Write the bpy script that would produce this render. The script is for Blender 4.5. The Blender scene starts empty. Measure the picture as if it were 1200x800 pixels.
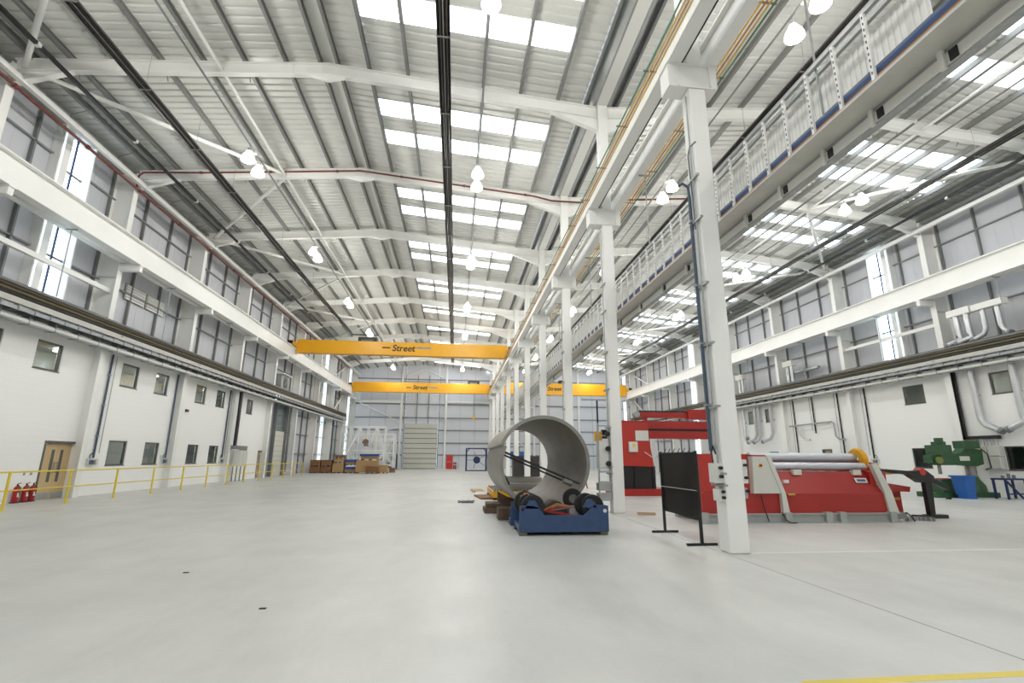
import bpy, math, random
from mathutils import Matrix, Vector
random.seed(7)
S = bpy.context.scene
COL = S.collection

# ------------------------------------------------------------------ camera
F_PX, EYE = 574.0, 1.6
YAW, PIT, ROL = -.1104, -.2335, .006
def _m(r): return Matrix(r)
cy, sy = math.cos(YAW), math.sin(YAW); cp, sp = math.cos(PIT), math.sin(PIT); cr, sr = math.cos(ROL), math.sin(ROL)
RW = (_m(((cr,-sr,0),(sr,cr,0),(0,0,1))) @ _m(((1,0,0),(0,cp,-sp),(0,sp,cp))) @ _m(((cy,0,sy),(0,1,0),(-sy,0,cy))) @ _m(((1,0,0),(0,0,-1),(0,1,0))))
right, up, back = Vector(RW[0]), -Vector(RW[1]), -Vector(RW[2])
cam = bpy.data.cameras.new('camera'); camo = bpy.data.objects.new('camera', cam); COL.objects.link(camo)
M4 = Matrix((right, up, back)).transposed().to_4x4(); M4.translation = (0, 0, EYE)
camo.matrix_world = M4
cam.sensor_width = 36; cam.lens = F_PX/1200*36; cam.clip_start = .05; cam.clip_end = 400
S.camera = camo

# ------------------------------------------------------------------ daylight and exposure
W = bpy.data.worlds.new('overcast_sky'); S.world = W; W.use_nodes = True
bg = W.node_tree.nodes['Background']
bg.inputs[0].default_value = (.85, .925, 1.0, 1); bg.inputs[1].default_value = 9.0
vs = S.view_settings
vs.view_transform = 'Standard'; vs.look = 'None'; vs.gamma = 1.0; vs.use_curve_mapping = False
vs.exposure = -.78
LAMP_POWER = 260.0

# ------------------------------------------------------------------ materials
def lin(c): return tuple((x/12.92 if x <= .04045 else ((x+.055)/1.055)**2.4) for x in (v/255 for v in c))
MATS = {}
def mat(name, rgb, rough=.5, metal=0., var=.0, scale=3., bump=0., spec=.5, stretch=None, emit=None, estr=0.):
    if name in MATS: return MATS[name]
    m = bpy.data.materials.new(name); m.use_nodes = True; nt = m.node_tree; b = nt.nodes['Principled BSDF']
    c = lin(rgb); b.inputs['Base Color'].default_value = (*c, 1)
    b.inputs['Roughness'].default_value = rough; b.inputs['Metallic'].default_value = metal
    b.inputs['Specular IOR Level'].default_value = spec
    if emit: b.inputs['Emission Color'].default_value = (*lin(emit), 1); b.inputs['Emission Strength'].default_value = estr
    if var or bump:
        tc = nt.nodes.new('ShaderNodeTexCoord'); src = tc.outputs['Object']
        if stretch:
            mp = nt.nodes.new('ShaderNodeMapping'); mp.inputs['Scale'].default_value = stretch
            nt.links.new(src, mp.inputs[0]); src = mp.outputs[0]
        n = nt.nodes.new('ShaderNodeTexNoise'); n.inputs['Scale'].default_value = scale; n.inputs['Detail'].default_value = 5
        nt.links.new(src, n.inputs['Vector'])
        if var:
            r = nt.nodes.new('ShaderNodeMapRange'); r.inputs[1].default_value = .3; r.inputs[2].default_value = .7
            r.inputs[3].default_value = 1-var; r.inputs[4].default_value = 1+var*.4
            nt.links.new(n.outputs['Fac'], r.inputs[0])
            mx = nt.nodes.new('ShaderNodeVectorMath'); mx.operation = 'SCALE'; mx.inputs[0].default_value = c
            nt.links.new(r.outputs[0], mx.inputs['Scale']); nt.links.new(mx.outputs[0], b.inputs['Base Color'])
        if bump:
            bp = nt.nodes.new('ShaderNodeBump'); bp.inputs['Strength'].default_value = bump; bp.inputs['Distance'].default_value = .02
            nt.links.new(n.outputs['Fac'], bp.inputs['Height']); nt.links.new(bp.outputs[0], b.inputs['Normal'])
    MATS[name] = m; return m

WHITE = mat('white_steel_paint', (245,245,241), .45, var=.04, scale=.7)
ROOFM = mat('roof_liner', (226,227,222), .4, var=.04, scale=.5)
GALV = mat('galvanised_steel', (168,171,170), .42, .35, var=.12, scale=4)
DGREY = mat('dark_grey_steel', (128,130,130), .5, .2, var=.08)
GIRT = mat('girt_steel', (142,144,145), .5, .1, var=.05)
LPOST = mat('pale_post', (196,199,203), .5)
PURL = mat('purlin_steel', (138,139,136), .55, var=.06)
CLAD = mat('grey_cladding', (206,208,213), .5, var=.03, scale=.4)
CLADF = mat('far_cladding', (224,227,233), .5, var=.03, scale=.4)
BLACK = mat('black_paint', (26,26,27), .45)
HEAT = mat('heater_steel', (52,51,49), .4, .4, var=.1)
HEATL = mat('heater_reflector', (150,148,144), .3, .6)
YELLOW = mat('crane_yellow', (236,172,22), .38, var=.04)
RAILY = mat('railing_yellow', (232,206,58), .4)
REDP = mat('red_pipe_paint', (112,52,42), .5)
MRED = mat('machine_red', (168,42,35), .35, var=.06, scale=2)
MREDL = mat('machine_red_light', (184,50,40), .4, var=.05)
BASEG = mat('machine_base_grey', (168,171,168), .5, var=.06)
MGREY = mat('machine_grey', (212,212,203), .45, var=.03)
CHROME = mat('roller_steel', (196,198,203), .38, .55)
BLUE = mat('dolly_blue', (54,78,118), .42, var=.10, scale=5)
DBLUE = mat('dark_blue_paint', (30,46,92), .45)
BIN = mat('bin_blue', (34,96,176), .4)
RUBBER = mat('rubber', (38,37,37), .7, var=.15, scale=9)
GREEN = mat('machine_green', (54,92,58), .45, var=.12, scale=5)
STEELM = mat('mill_steel', (150,147,140), .5, .45, var=.16, scale=1.6, stretch=(1,1,3))
WOODC = mat('crate_timber', (188,154,108), .7, var=.14, scale=6, stretch=(1,1,8))
WOODD = mat('crate_timber_dark', (140,102,68), .7, var=.16, scale=6, stretch=(1,1,8))
BEECH = mat('door_veneer', (206,180,136), .45, var=.06, scale=5, stretch=(6,6,.5))
TARP = mat('blue_tarpaulin', (52,84,160), .5, var=.15, scale=5, bump=.4)
OLIVE = mat('olive_pipe', (104,98,74), .5, .2, var=.1)
BROWNP = mat('brown_pipe', (84,72,52), .5, .2, var=.1)
COPPER = mat('orange_cable', (186,128,72), .5)
YCAB = mat('yellow_conductor', (214,176,78), .5)
GCAB = mat('green_conductor', (70,126,98), .5)
BCAB = mat('blue_cable', (74,98,142), .5)
BPIPE = mat('blue_grey_pipe', (76,90,108), .45)
PLAST = mat('pale_plastic', (222,222,216), .5)
EXTR = mat('extinguisher_red', (166,28,32), .3)
SIGNR = mat('red_door_paint', (206,44,38), .45)
OFFW = mat('office_paint', (186,184,174), .7)
CARPET = mat('office_floor', (96,94,90), .8)
FRAMEG = mat('window_frame_grey', (96,94,90), .45)
DUCT = mat('spiral_duct', (206,208,210), .3, .7, var=.06)
MARKW = mat('white_floor_paint', (226,226,220), .6)
MARKY = mat('yellow_floor_paint', (226,204,96), .6)
JOINT = mat('joint_sealant', (142,142,138), .8)
SHUTM = mat('shutter_slat', (214,213,200), .5, var=.03)

def concrete():
    m = bpy.data.materials.new('power_floated_concrete'); m.use_nodes = True; nt = m.node_tree; b = nt.nodes['Principled BSDF']
    tc = nt.nodes.new('ShaderNodeTexCoord')
    def noise(scale, detail, vec=(1,1,1), rough=.6):
        mp = nt.nodes.new('ShaderNodeMapping'); mp.inputs['Scale'].default_value = vec; nt.links.new(tc.outputs['Object'], mp.inputs[0])
        n = nt.nodes.new('ShaderNodeTexNoise'); n.inputs['Scale'].default_value = scale; n.inputs['Detail'].default_value = detail
        n.inputs['Roughness'].default_value = rough; nt.links.new(mp.outputs[0], n.inputs['Vector']); return n.outputs['Fac']
    def remap(s, a, b_, c, d):
        r = nt.nodes.new('ShaderNodeMapRange'); 
        for i, v in enumerate((a, b_, c, d)): r.inputs[i+1].default_value = v
        nt.links.new(s, r.inputs[0]); return r.outputs[0]
    def mul(a, b_):
        k = nt.nodes.new('ShaderNodeMath'); k.operation = 'MULTIPLY'; nt.links.new(a, k.inputs[0]); nt.links.new(b_, k.inputs[1]); return k.outputs[0]
    f = mul(mul(remap(noise(.22, 4), .3, .7, .9, 1.06), remap(noise(1.3, 6, (1,.45,1)), .3, .7, .93, 1.045)), remap(noise(14, 4), .3, .7, .985, 1.012))
    # swirl marks left by the power float, of irregular shape
    f = mul(f, remap(noise(.55, 7, (1,.25,1), .75), .5, .66, 1.0, .93))
    # the bay beyond the column line was poured with a slightly warmer mix
    mx = nt.nodes.new('ShaderNodeVectorMath'); mx.operation = 'SCALE'; mx.inputs[0].default_value = lin((206,205,200))
    nt.links.new(f, mx.inputs['Scale']); nt.links.new(mx.outputs[0], b.inputs['Base Color'])
    rr = remap(noise(.8, 5), .3, .7, .34, .5); nt.links.new(rr, b.inputs['Roughness'])
    b.inputs['Specular IOR Level'].default_value = .45
    return m
CONC = concrete()

def blockpaint():
    m = bpy.data.materials.new('painted_blockwork'); m.use_nodes = True; nt = m.node_tree; b = nt.nodes['Principled BSDF']
    b.inputs['Roughness'].default_value = .6
    tc = nt.nodes.new('ShaderNodeTexCoord'); sp_ = nt.nodes.new('ShaderNodeSeparateXYZ'); cb = nt.nodes.new('ShaderNodeCombineXYZ')
    nt.links.new(tc.outputs['Object'], sp_.inputs[0]); nt.links.new(sp_.outputs[1], cb.inputs[0]); nt.links.new(sp_.outputs[2], cb.inputs[1])
    br = nt.nodes.new('ShaderNodeTexBrick'); br.inputs['Scale'].default_value = 1; br.inputs['Brick Width'].default_value = .45; br.inputs['Row Height'].default_value = .225
    br.inputs['Mortar Size'].default_value = .012; c = lin((250,250,247))
    br.inputs['Color1'].default_value = (*c, 1); br.inputs['Color2'].default_value = (*[x*.995 for x in c], 1); br.inputs['Mortar'].default_value = (*[x*.975 for x in c], 1)
    nt.links.new(cb.outputs[0], br.inputs['Vector']); nt.links.new(br.outputs['Color'], b.inputs['Base Color'])
    bp = nt.nodes.new('ShaderNodeBump'); bp.inputs['Strength'].default_value = .12; bp.inputs['Distance'].default_value = .004; bp.invert = True
    nt.links.new(br.outputs['Fac'], bp.inputs['Height']); nt.links.new(bp.outputs[0], b.inputs['Normal'])
    return m
BLOCK = blockpaint()

def see_through(name, tint, transl, tcol, gloss=0.):
    m = bpy.data.materials.new(name); m.use_nodes = True; nt = m.node_tree
    for n in list(nt.nodes):
        if n.type != 'OUTPUT_MATERIAL': nt.nodes.remove(n)
    out = nt.nodes['Material Output']; t = nt.nodes.new('ShaderNodeBsdfTransparent'); t.inputs[0].default_value = (*tint, 1); cur = t.outputs[0]
    if transl:
        k = nt.nodes.new('ShaderNodeBsdfTranslucent'); k.inputs[0].default_value = (*tcol, 1); mx = nt.nodes.new('ShaderNodeMixShader'); mx.inputs[0].default_value = transl
        nt.links.new(cur, mx.inputs[1]); nt.links.new(k.outputs[0], mx.inputs[2]); cur = mx.outputs[0]
    if gloss:
        k = nt.nodes.new('ShaderNodeBsdfGlossy'); k.inputs['Roughness'].default_value = .03; mx = nt.nodes.new('ShaderNodeMixShader')
        lw = nt.nodes.new('ShaderNodeLayerWeight'); lw.inputs[0].default_value = .5; pw = nt.nodes.new('ShaderNodeMath'); pw.operation = 'POWER'; pw.inputs[1].default_value = 4
        fr = nt.nodes.new('ShaderNodeMath'); fr.operation = 'MULTIPLY_ADD'; fr.inputs[1].default_value = .7; fr.inputs[2].default_value = .05
        nt.links.new(lw.outputs['Facing'], pw.inputs[0]); nt.links.new(pw.outputs[0], fr.inputs[0]); nt.links.new(fr.outputs[0], mx.inputs[0]); nt.links.new(cur, mx.inputs[1]); nt.links.new(k.outputs[0], mx.inputs[2]); cur = mx.outputs[0]
    nt.links.new(cur, out.inputs[0]); return m
GRP = see_through('translucent_rooflight', (.86,.88,.88), .3, (.9,.92,.92))
GLASS = see_through('window_glass', (.72,.76,.76), 0, None, 1)
SKYGL = see_through('strip_glazing', (.86,.9,.92), 0, None, 1)
def emitter(name, rgb, s):
    m = bpy.data.materials.new(name); m.use_nodes = True; nt = m.node_tree
    for n in list(nt.nodes):
        if n.type != 'OUTPUT_MATERIAL': nt.nodes.remove(n)
    e = nt.nodes.new('ShaderNodeEmission'); e.inputs[0].default_value = (*rgb, 1); e.inputs[1].default_value = s
    nt.links.new(e.outputs[0], nt.nodes['Material Output'].inputs[0]); return m
BULB = emitter('lit_lamp_glass', (1, .97, .90), 14)
OFFLIGHT = emitter('lit_office_panel', (1, .98, .92), 40)

# ------------------------------------------------------------------ mesh helpers
class MB:
    def __init__(s): s.v = []; s.f = []
    def box(s, x0, x1, y0, y1, z0, z1):
        n = len(s.v)
        s.v += [(x0,y0,z0),(x1,y0,z0),(x1,y1,z0),(x0,y1,z0),(x0,y0,z1),(x1,y0,z1),(x1,y1,z1),(x0,y1,z1)]
        s.f += [tuple(n+i for i in q) for q in ((0,3,2,1),(4,5,6,7),(0,1,5,4),(1,2,6,5),(2,3,7,6),(3,0,4,7))]; return s
    def cbox(s, c, d): return s.box(c[0]-d[0]/2, c[0]+d[0]/2, c[1]-d[1]/2, c[1]+d[1]/2, c[2]-d[2]/2, c[2]+d[2]/2)
    def frust(s, b, t):      # two quads of four points, bottom and top
        n = len(s.v); s.v += list(b)+list(t)
        s.f += [tuple(n+i for i in q) for q in ((0,3,2,1),(4,5,6,7),(0,1,5,4),(1,2,6,5),(2,3,7,6),(3,0,4,7))]; return s
    def prism(s, poly, ax, a0, a1):   # poly in the two other axes, in order (y,z) (x,z) (x,y)
        n = len(s.v); k = len(poly)
        P = {'x': lambda p, a: (a, p[0], p[1]), 'y': lambda p, a: (p[0], a, p[1]), 'z': lambda p, a: (p[0], p[1], a)}[ax]
        s.v += [P(p, a0) for p in poly]+[P(p, a1) for p in poly]
        s.f += [tuple(n+i for i in range(k))[::-1], tuple(n+k+i for i in range(k))]
        s.f += [(n+i, n+(i+1) % k, n+k+(i+1) % k, n+k+i) for i in range(k)]; return s
    def cyl(s, p0, p1, r, seg=10, r1=None, caps=True):
        p0, p1 = Vector(p0), Vector(p1); d = (p1-p0).normalized(); a = d.orthogonal().normalized(); b = d.cross(a); n = len(s.v); r1 = r if r1 is None else r1
        for p, q in ((p0, r), (p1, r1)):
            s.v += [tuple(p+(a*math.cos(2*math.pi*i/seg)+b*math.sin(2*math.pi*i/seg))*q) for i in range(seg)]
        s.f += [(n+i, n+(i+1) % seg, n+seg+(i+1) % seg, n+seg+i) for i in range(seg)]
        if caps: s.f += [tuple(n+i for i in range(seg))[::-1], tuple(n+seg+i for i in range(seg))]
        return s
    def bar(s, p0, p1, w, h=None):   # rectangular bar between two points
        h = h or w; p0, p1 = Vector(p0), Vector(p1); d = (p1-p0).normalized()
        a = d.cross(Vector((0,0,1)));  a = Vector((1,0,0)) if a.length < 1e-4 else a.normalized(); b = a.cross(d).normalized()
        q = lambda p: [tuple(p+a*i*w/2+b*j*h/2) for i, j in ((-1,-1),(1,-1),(1,1),(-1,1))]
        return s.frust(q(p0), q(p1))
    def path(s, pts, r, seg=8):
        pts = [Vector(p) for p in pts]; n0 = len(s.v); ref = None
        for i, p in enumerate(pts):
            d = (pts[min(i+1, len(pts)-1)]-pts[max(i-1, 0)]).normalized()
            if ref is None: ref = d.orthogonal().normalized()
            a = (ref-d*ref.dot(d)).normalized(); ref = a; b = d.cross(a)
            s.v += [tuple(p+(a*math.cos(2*math.pi*j/seg)+b*math.sin(2*math.pi*j/seg))*r) for j in range(seg)]
        for i in range(len(pts)-1):
            for j in range(seg):
                A = n0+i*seg; s.f.append((A+j, A+(j+1) % seg, A+seg+(j+1) % seg, A+seg+j))
        m = n0+(len(pts)-1)*seg
        s.f += [tuple(n0+i for i in range(seg))[::-1], tuple(m+i for i in range(seg))]; return s
    def lathe(s, prof, c, seg=16, ax='z'):   # prof (r,h)
        n = len(s.v); k = len(prof)
        for i in range(seg):
            a = 2*math.pi*i/seg; ca, sa = math.cos(a), math.sin(a)
            for r, h in prof:
                q = {'z': (r*ca, r*sa, h), 'y': (r*ca, h, r*sa), 'x': (h, r*ca, r*sa)}[ax]
                s.v.append((c[0]+q[0], c[1]+q[1], c[2]+q[2]))
        for i in range(seg):
            for j in range(k-1):
                A = n+i*k+j; B = n+((i+1) % seg)*k+j; s.f.append((A, B, B+1, A+1))
        return s
    def build(s, name, m, parent=None, smooth=False, loc=None):
        me = bpy.data.meshes.new(name); me.from_pydata(s.v, [], s.f); me.materials.append(m)
        if smooth: me.polygons.foreach_set('use_smooth', [True]*len(me.polygons)); 
        o = bpy.data.objects.new(name, me); COL.objects.link(o)
        if smooth:
            try: me.set_sharp_from_angle(angle=math.radians(40))
            except Exception: pass
        if parent: o.parent = parent
        if loc: o.location = loc
        return o
def tag(o, label=None, cat=None, group=None, kind=None):
    if label: o['label'] = label
    if cat: o['category'] = cat
    if group: o['group'] = group
    if kind: o['kind'] = kind
    return o
def thing(name, label, cat, loc=(0,0,0), rz=0, group=None):
    o = bpy.data.objects.new(name, None); COL.objects.link(o); o.location = loc; o.rotation_euler = (0,0,rz); o.empty_display_size = .1
    return tag(o, label, cat, group)
def shell(name, loc=(0,0,0)):
    o = bpy.data.objects.new(name, None); COL.objects.link(o); o.location = loc; o['kind'] = 'structure'; return o
def like(o, parent=None, loc=None):      # a copy that shares its mesh
    c = o.copy(); COL.objects.link(c); c.parent = parent if parent else o.parent
    if loc is not None: c.location = loc
    return c
def copy_thing(o, label, loc, rz=None, group=None):
    c = o.copy(); COL.objects.link(c); c.location = loc; c['label'] = label
    if rz is not None: c.rotation_euler = (0,0,rz)
    if group: c['group'] = group
    for ch in list(o.children):
        d = ch.copy(); COL.objects.link(d); d.parent = c
        for g in list(ch.children):
            e = g.copy(); COL.objects.link(e); e.parent = d
    return c
def ipoly(cx, z0, z1, w, tf, tw):        # I section about cx
    return [(cx-w/2,z0),(cx+w/2,z0),(cx+w/2,z0+tf),(cx+tw/2,z0+tf),(cx+tw/2,z1-tf),(cx+w/2,z1-tf),(cx+w/2,z1),(cx-w/2,z1),(cx-w/2,z1-tf),(cx-tw/2,z1-tf),(cx-tw/2,z0+tf),(cx-w/2,z0+tf)]
ORD = ['nearest','second','third','fourth','fifth','sixth','seventh','eighth','ninth','tenth','eleventh','twelfth']
def chamfer(o, w=.01, seg=2):
    b = o.modifiers.new('edge', 'BEVEL'); b.width = w; b.segments = seg; b.limit_method = 'ANGLE'; return o
def text(body, size, m, parent, loc, rot, name='lettering', ext=.004, shear=0.):
    c = bpy.data.curves.new(name, 'FONT'); c.body = body; c.size = size; c.extrude = ext; c.shear = shear; c.offset = size*.018; c.align_x = 'CENTER'; c.align_y = 'CENTER'
    c.resolution_u = 4; tmp = bpy.data.objects.new(name, c); COL.objects.link(tmp); bpy.context.view_layer.update()
    me = bpy.data.meshes.new_from_object(tmp.evaluated_get(bpy.context.evaluated_depsgraph_get())); bpy.data.objects.remove(tmp); bpy.data.curves.remove(c)
    me.materials.clear(); me.materials.append(m); o = bpy.data.objects.new(name, me); COL.objects.link(o); o.parent = parent; o.location = loc; o.rotation_euler = rot; return o
# ------------------------------------------------------------------ the hall: frames every 6.5 m, two equal bays
BAY = 6.5
def YK(k): return 8.8+BAY*k
K0 = -6                                    # the hall runs on behind the photographer
Y_N, Y_F = YK(K0), YK(10)
XC = 4.98                                  # central column line
XL, XR = -14.74, 24.45                     # inner flange faces of the wall columns
AP = (-4.9, 14.72)                         # apexes
SL = .09
def ZR(x, bay): return 15.15-SL*abs(x-AP[bay])     # top of rafters
BAYNAME = ('left', 'right')

# floor with joint and painted lines
fl = shell('floor')
MB().box(XL-1.2, XR+1.2, Y_N-.2, Y_F+.4, -.2, 0).build('floor_slab', CONC, fl)
MB().box(XC-.26, XC-.245, Y_N, YK(0)-.2, 0, .0015).box(XC-.26, XC-.245, YK(0)+.2, Y_F, 0, .0015).build('floor_joint', JOINT, fl)
MB().box(5.2, 17.5, 8.66, 8.73, 0, .002).build('floor_marking', MARKW, fl)
MB().box(2.6, 9, 3.77, 3.86, 0, .002).build('floor_marking', MARKY, fl)

# ---- roof
ce = shell('ceiling')
def zs(x, bay): return ZR(x, bay)+.22      # underside of the liner
RIB = .325
def sheet(xa, xb, ya, yb, bay):
    if yb-ya < .05: return
    m = MB(); n = max(1, round((yb-ya)/RIB)); p = (yb-ya)/n; prof = []
    for i in range(n): prof += [(ya+i*p, 0), (ya+i*p+p*.56, 0), (ya+i*p+p*.66, .05), (ya+i*p+p*.9, .05)]
    prof.append((yb, 0)); k = len(prof)
    for x in (xa, xb): m.v += [(x, y, zs(x, bay)+h) for y, h in prof]
    m.f = [(i, i+1, k+i+1, k+i) for i in range(k-1)]
    m.build('roof_sheet', ROOFM, ce)
OFFS = [-8.25, -6.95, -5.5, -4.15, -2.8, -1.45, -.3, .3, 1.4, 2.77, 4.12, 5.48, 6.85, 8.25]
STRIPS = ((1.62, 2.56), (3.48, 4.42))
for bay in (0, 1):
    a = AP[bay]; xl = (XL-.9, XC+.62)[bay]; xr = (XC-.68, XR+.9)[bay]
    for k in range(K0, 10):
        y0, y1 = YK(k), YK(k+1)+(.5 if k == 9 else 0)
        sheet(xl, a, y0, y1, bay); sheet(a, a+1.4, y0, y1, bay); sheet(a+8.25, xr, y0, y1, bay)
        yy = [y0]+[y0+v for s_ in STRIPS for v in s_]+[y1]
        for i in (0, 2, 4): sheet(a+1.4, a+8.25, yy[i], yy[i+1], bay)
        for s0, s1 in STRIPS:
            for i in range(8, 13):
                xa, xb = a+OFFS[i], a+OFFS[i+1]; m = MB(); g = .012
                pts = lambda h: [(xa+g, y0+s0, zs(xa+g, bay)+h), (xb-g, y0+s0, zs(xb-g, bay)+h), (xb-g, y0+s1, zs(xb-g, bay)+h), (xa+g, y0+s1, zs(xa+g, bay)+h)]
                m.v = pts(.02); m.f = [(0, 3, 2, 1)]
                m.build('rooflight', GRP, ce)
            pl = bpy.data.lights.new('rooflight_portal', 'AREA'); pl.shape = 'RECTANGLE'; pl.size = 6.85; pl.size_y = s1-s0; pl.cycles.is_portal = True
            po = bpy.data.objects.new('rooflight_portal', pl); COL.objects.link(po); po.location = (a+4.825, y0+(s0+s1)/2, zs(a+4.825, bay)-.03); po.rotation_euler = (0, math.atan(SL), 0)
    for i, o_ in enumerate(OFFS):
        x = a+o_; z = ZR(x, bay)
        MB().prism([(x-.05, z+.005), (x+.05, z+.005), (x+.05, z+.02), (x-.03, z+.02), (x-.03, z+.2), (x+.05, z+.2), (x+.05, z+.215), (x-.05, z+.215)], 'y', Y_N, Y_F).build('purlin', PURL, ce)
    for o_ in ((-9.35, -8.95) if bay == 0 else (8.95, 9.35)):
        x = a+o_; z = ZR(x, bay); MB().box(x-.05, x+.05, Y_N, Y_F, z-.02, z+.2).build('eaves_purlin', PURL, ce)
    # ridge trim
    MB().prism([(a-.22, zs(a-.22, bay)-.012), (a+.22, zs(a+.22, bay)-.012), (a+.22, zs(a+.22, bay)-.004), (a, zs(a, bay)-.004), (a-.22, zs(a-.22, bay)-.004)], 'y', Y_N, Y_F).build('ridge_flashing', ROOFM, ce)
# valley gutter
gx = [(4.3, 14.62), (4.42, 14.60), (4.72, 14.34), (5.24, 14.34), (5.54, 14.60), (5.66, 14.62)]
m = MB()
for y in (Y_N, Y_F): m.v += [(x, y, z) for x, z in gx]
m.f = [(i, i+1, 6+i+1, 6+i) for i in range(5)]; m.build('valley_gutter', GALV, ce)
MB().box(4.78, 5.18, Y_N, Y_F, 14.325, 14.338).build('gutter_sole', ROOFM, ce)
for x in (4.36, 5.60): MB().box(x-.04, x+.04, Y_N, Y_F, 14.40, 14.62).build('gutter_purlin', DGREY, ce)
for x, s_ in ((XL-.25, -1), (XR+.25, 1)):
    MB().box(min(x, x+s_*.7), max(x, x+s_*.7), Y_N, Y_F, 14.05, 14.2).build('eaves_soffit', GALV, ce)
    MB().box(min(x+s_*.62, x+s_*.75), max(x+s_*.62, x+s_*.75), Y_N, Y_F+.4, 14.0, 14.7).build('eaves_closure', GALV, ce)

# ---- side walls
def side_wall(s, name, F, wins, doors, strips, blk0, blk1, roller):
    X = lambda d: F+s*d
    def bx(m, d0, d1, y0, y1, z0, z1): return m.box(min(X(d0), X(d1)), max(X(d0), X(d1)), y0, y1, z0, z1)
    w = shell(name)
    holes = list(wins)+[d[:4] for d in doors]
    ys = sorted({blk0, blk1, *[h[0] for h in holes], *[h[1] for h in holes]}); zz = sorted({0, 6.3, *[h[2] for h in holes], *[h[3] for h in holes]})
    m = MB()
    for i in range(len(ys)-1):
        j = 0
        while j < len(zz)-1:
            inh = lambda q: any(h[0] <= ys[i]+1e-6 < h[1] and h[2] <= zz[q]+1e-6 < h[3] for h in holes)
            if inh(j): j += 1; continue
            e = j
            while e+1 < len(zz)-1 and not inh(e+1): e += 1
            bx(m, .36, .56, ys[i], ys[i+1], zz[j], zz[e+1]); j = e+1
    m.build('blockwork', BLOCK, w)
    bx(MB(), .56, 4.5, blk0, blk1, -.2, 0).build('office_ground_slab', CARPET, w)
    bx(MB(), .36, 4.6, blk0, blk1, 6.3, 6.45).build('office_roof_slab', GALV, w)
    # offices behind the windows
    bx(MB(), .56, 4.5, blk0, blk1, 3.0, 3.12).build('office_floor_slab', CARPET, w)
    bx(MB(), 4.5, 4.6, blk0, blk1, 0, 6.3).build('office_back_wall', OFFW, w)
    for y in (blk0, blk1-.1): bx(MB(), .56, 4.5, y, y+.1, 0, 6.3).build('office_end_wall', OFFW, w)
    # cladding
    zb = (6.45, 7.3, 9.0, 10.9, 12.75, 14.1); pan = {}
    CD = .9
    def solid(y0, y1, z0, z1):
        for a, b, c, d in strips:
            if y0 < b-.01 and y1 > a+.01 and z0 < d-.01 and z1 > c+.01: return False
        if roller and y0 < roller[1] and y1 > roller[0] and z0 < roller[2]-.01: return False
        return True
    cuts = sorted({*[YK(k)+BAY*i/3 for k in range(K0, 10) for i in range(3)], Y_F, *[v for st in strips for v in st[:2]], blk1, *([roller[0], roller[1]] if roller else [])})
    for i in range(len(cuts)-1):
        y0, y1 = cuts[i], cuts[i+1]
        if y1-y0 < .03: continue
        rows = list(zb) if y0 < blk1-.01 and y0 >= blk0-.01 else [0, 1.9, 3.75, 5.5]+list(zb[1:])
        for j in range(len(rows)-1):
            z0, z1 = rows[j], rows[j+1]
            if not solid(y0, y1, z0, z1): continue
            key = (round(y1-y0, 3), round(z1-z0, 3))
            if key not in pan:
                mm = MB(); L, H = key; n = max(1, round(L/.72)); q = L/n
                bx(mm, 0, .04, .004, L-.004, .004, H-.004)
                for r_ in range(1, n): bx(mm, -.006, .0, r_*q-.015, r_*q+.015, .004, H-.004)
                o = mm.build('cladding_panel', CLAD, w); o.location = (s*CD, y0, z0); pan[key] = o
            else: like(pan[key], w, (s*CD, y0, z0))
    # fix the first of each size: mesh was laid out about F, so only offsets are needed
    for z in zb[1:-1]:
        segs = [(Y_N, Y_F)]
        for a, b, c, d in strips:
            if c < z < d:
                segs = [q for u, v in segs for q in ((u, min(v, a)), (max(u, b), v)) if q[1]-q[0] > .1]
        for u, v in segs: bx(MB(), .76, .88, u, v, z-.03, z+.03).build('girt', GIRT, w)
    for z in (1.9, 3.75, 5.5): bx(MB(), .66, .86, (roller[1] if roller else blk1), Y_F, z-.03, z+.03).build('girt', GIRT, w)
    for k in range(-1, 10):
        for i in (1, 2):
            y = YK(k)+BAY*i/3
            if any(a-.1 < y < b+.1 for a, b, c, d in strips): continue
            z0 = 6.45 if blk0 < y < blk1 else 0
            if roller and roller[0]-.1 < y < roller[1]+.1: z0 = 6.3
            bx(MB(), .76, .89, y-.04, y+.04, z0, 14.1).build('sheeting_post', DGREY, w)
        for dy in (-.27, .27):
            y = YK(k)+dy; z0 = 6.45 if blk0 < y < blk1 else 0
            bx(MB(), .78, .89, y-.045, y+.045, z0, 14.1).build('sheeting_post', DGREY, w)
    # strip windows
    for n, (a, b, c, d) in enumerate(strips):
        t = shell('window_%d' % (n+(20 if s > 0 else 10)))
        L = b-a
        bx(MB(), .92, .935, a, b, c, d).build('pane', SKYGL, t)
        q = MB(); bx(q, .55, .95, a-.03, a+.02, c, d); bx(q, .55, .95, b-.02, b+.03, c, d); q.build('reveal', WHITE, t)
        bx(MB(), .75, .9, a+.22*L, a+.42*L, c, d).build('post', WHITE, t)
        q = MB(); bx(q, .86, .91, a+.64*L, a+.68*L, c, d); q.build('mullion', DBLUE, t)
        z = c+1.7
        while z < d-.5: bx(MB(), .86, .91, a, b, z-.04, z+.04).build('transom', DGREY, t); z += 1.75
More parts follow.
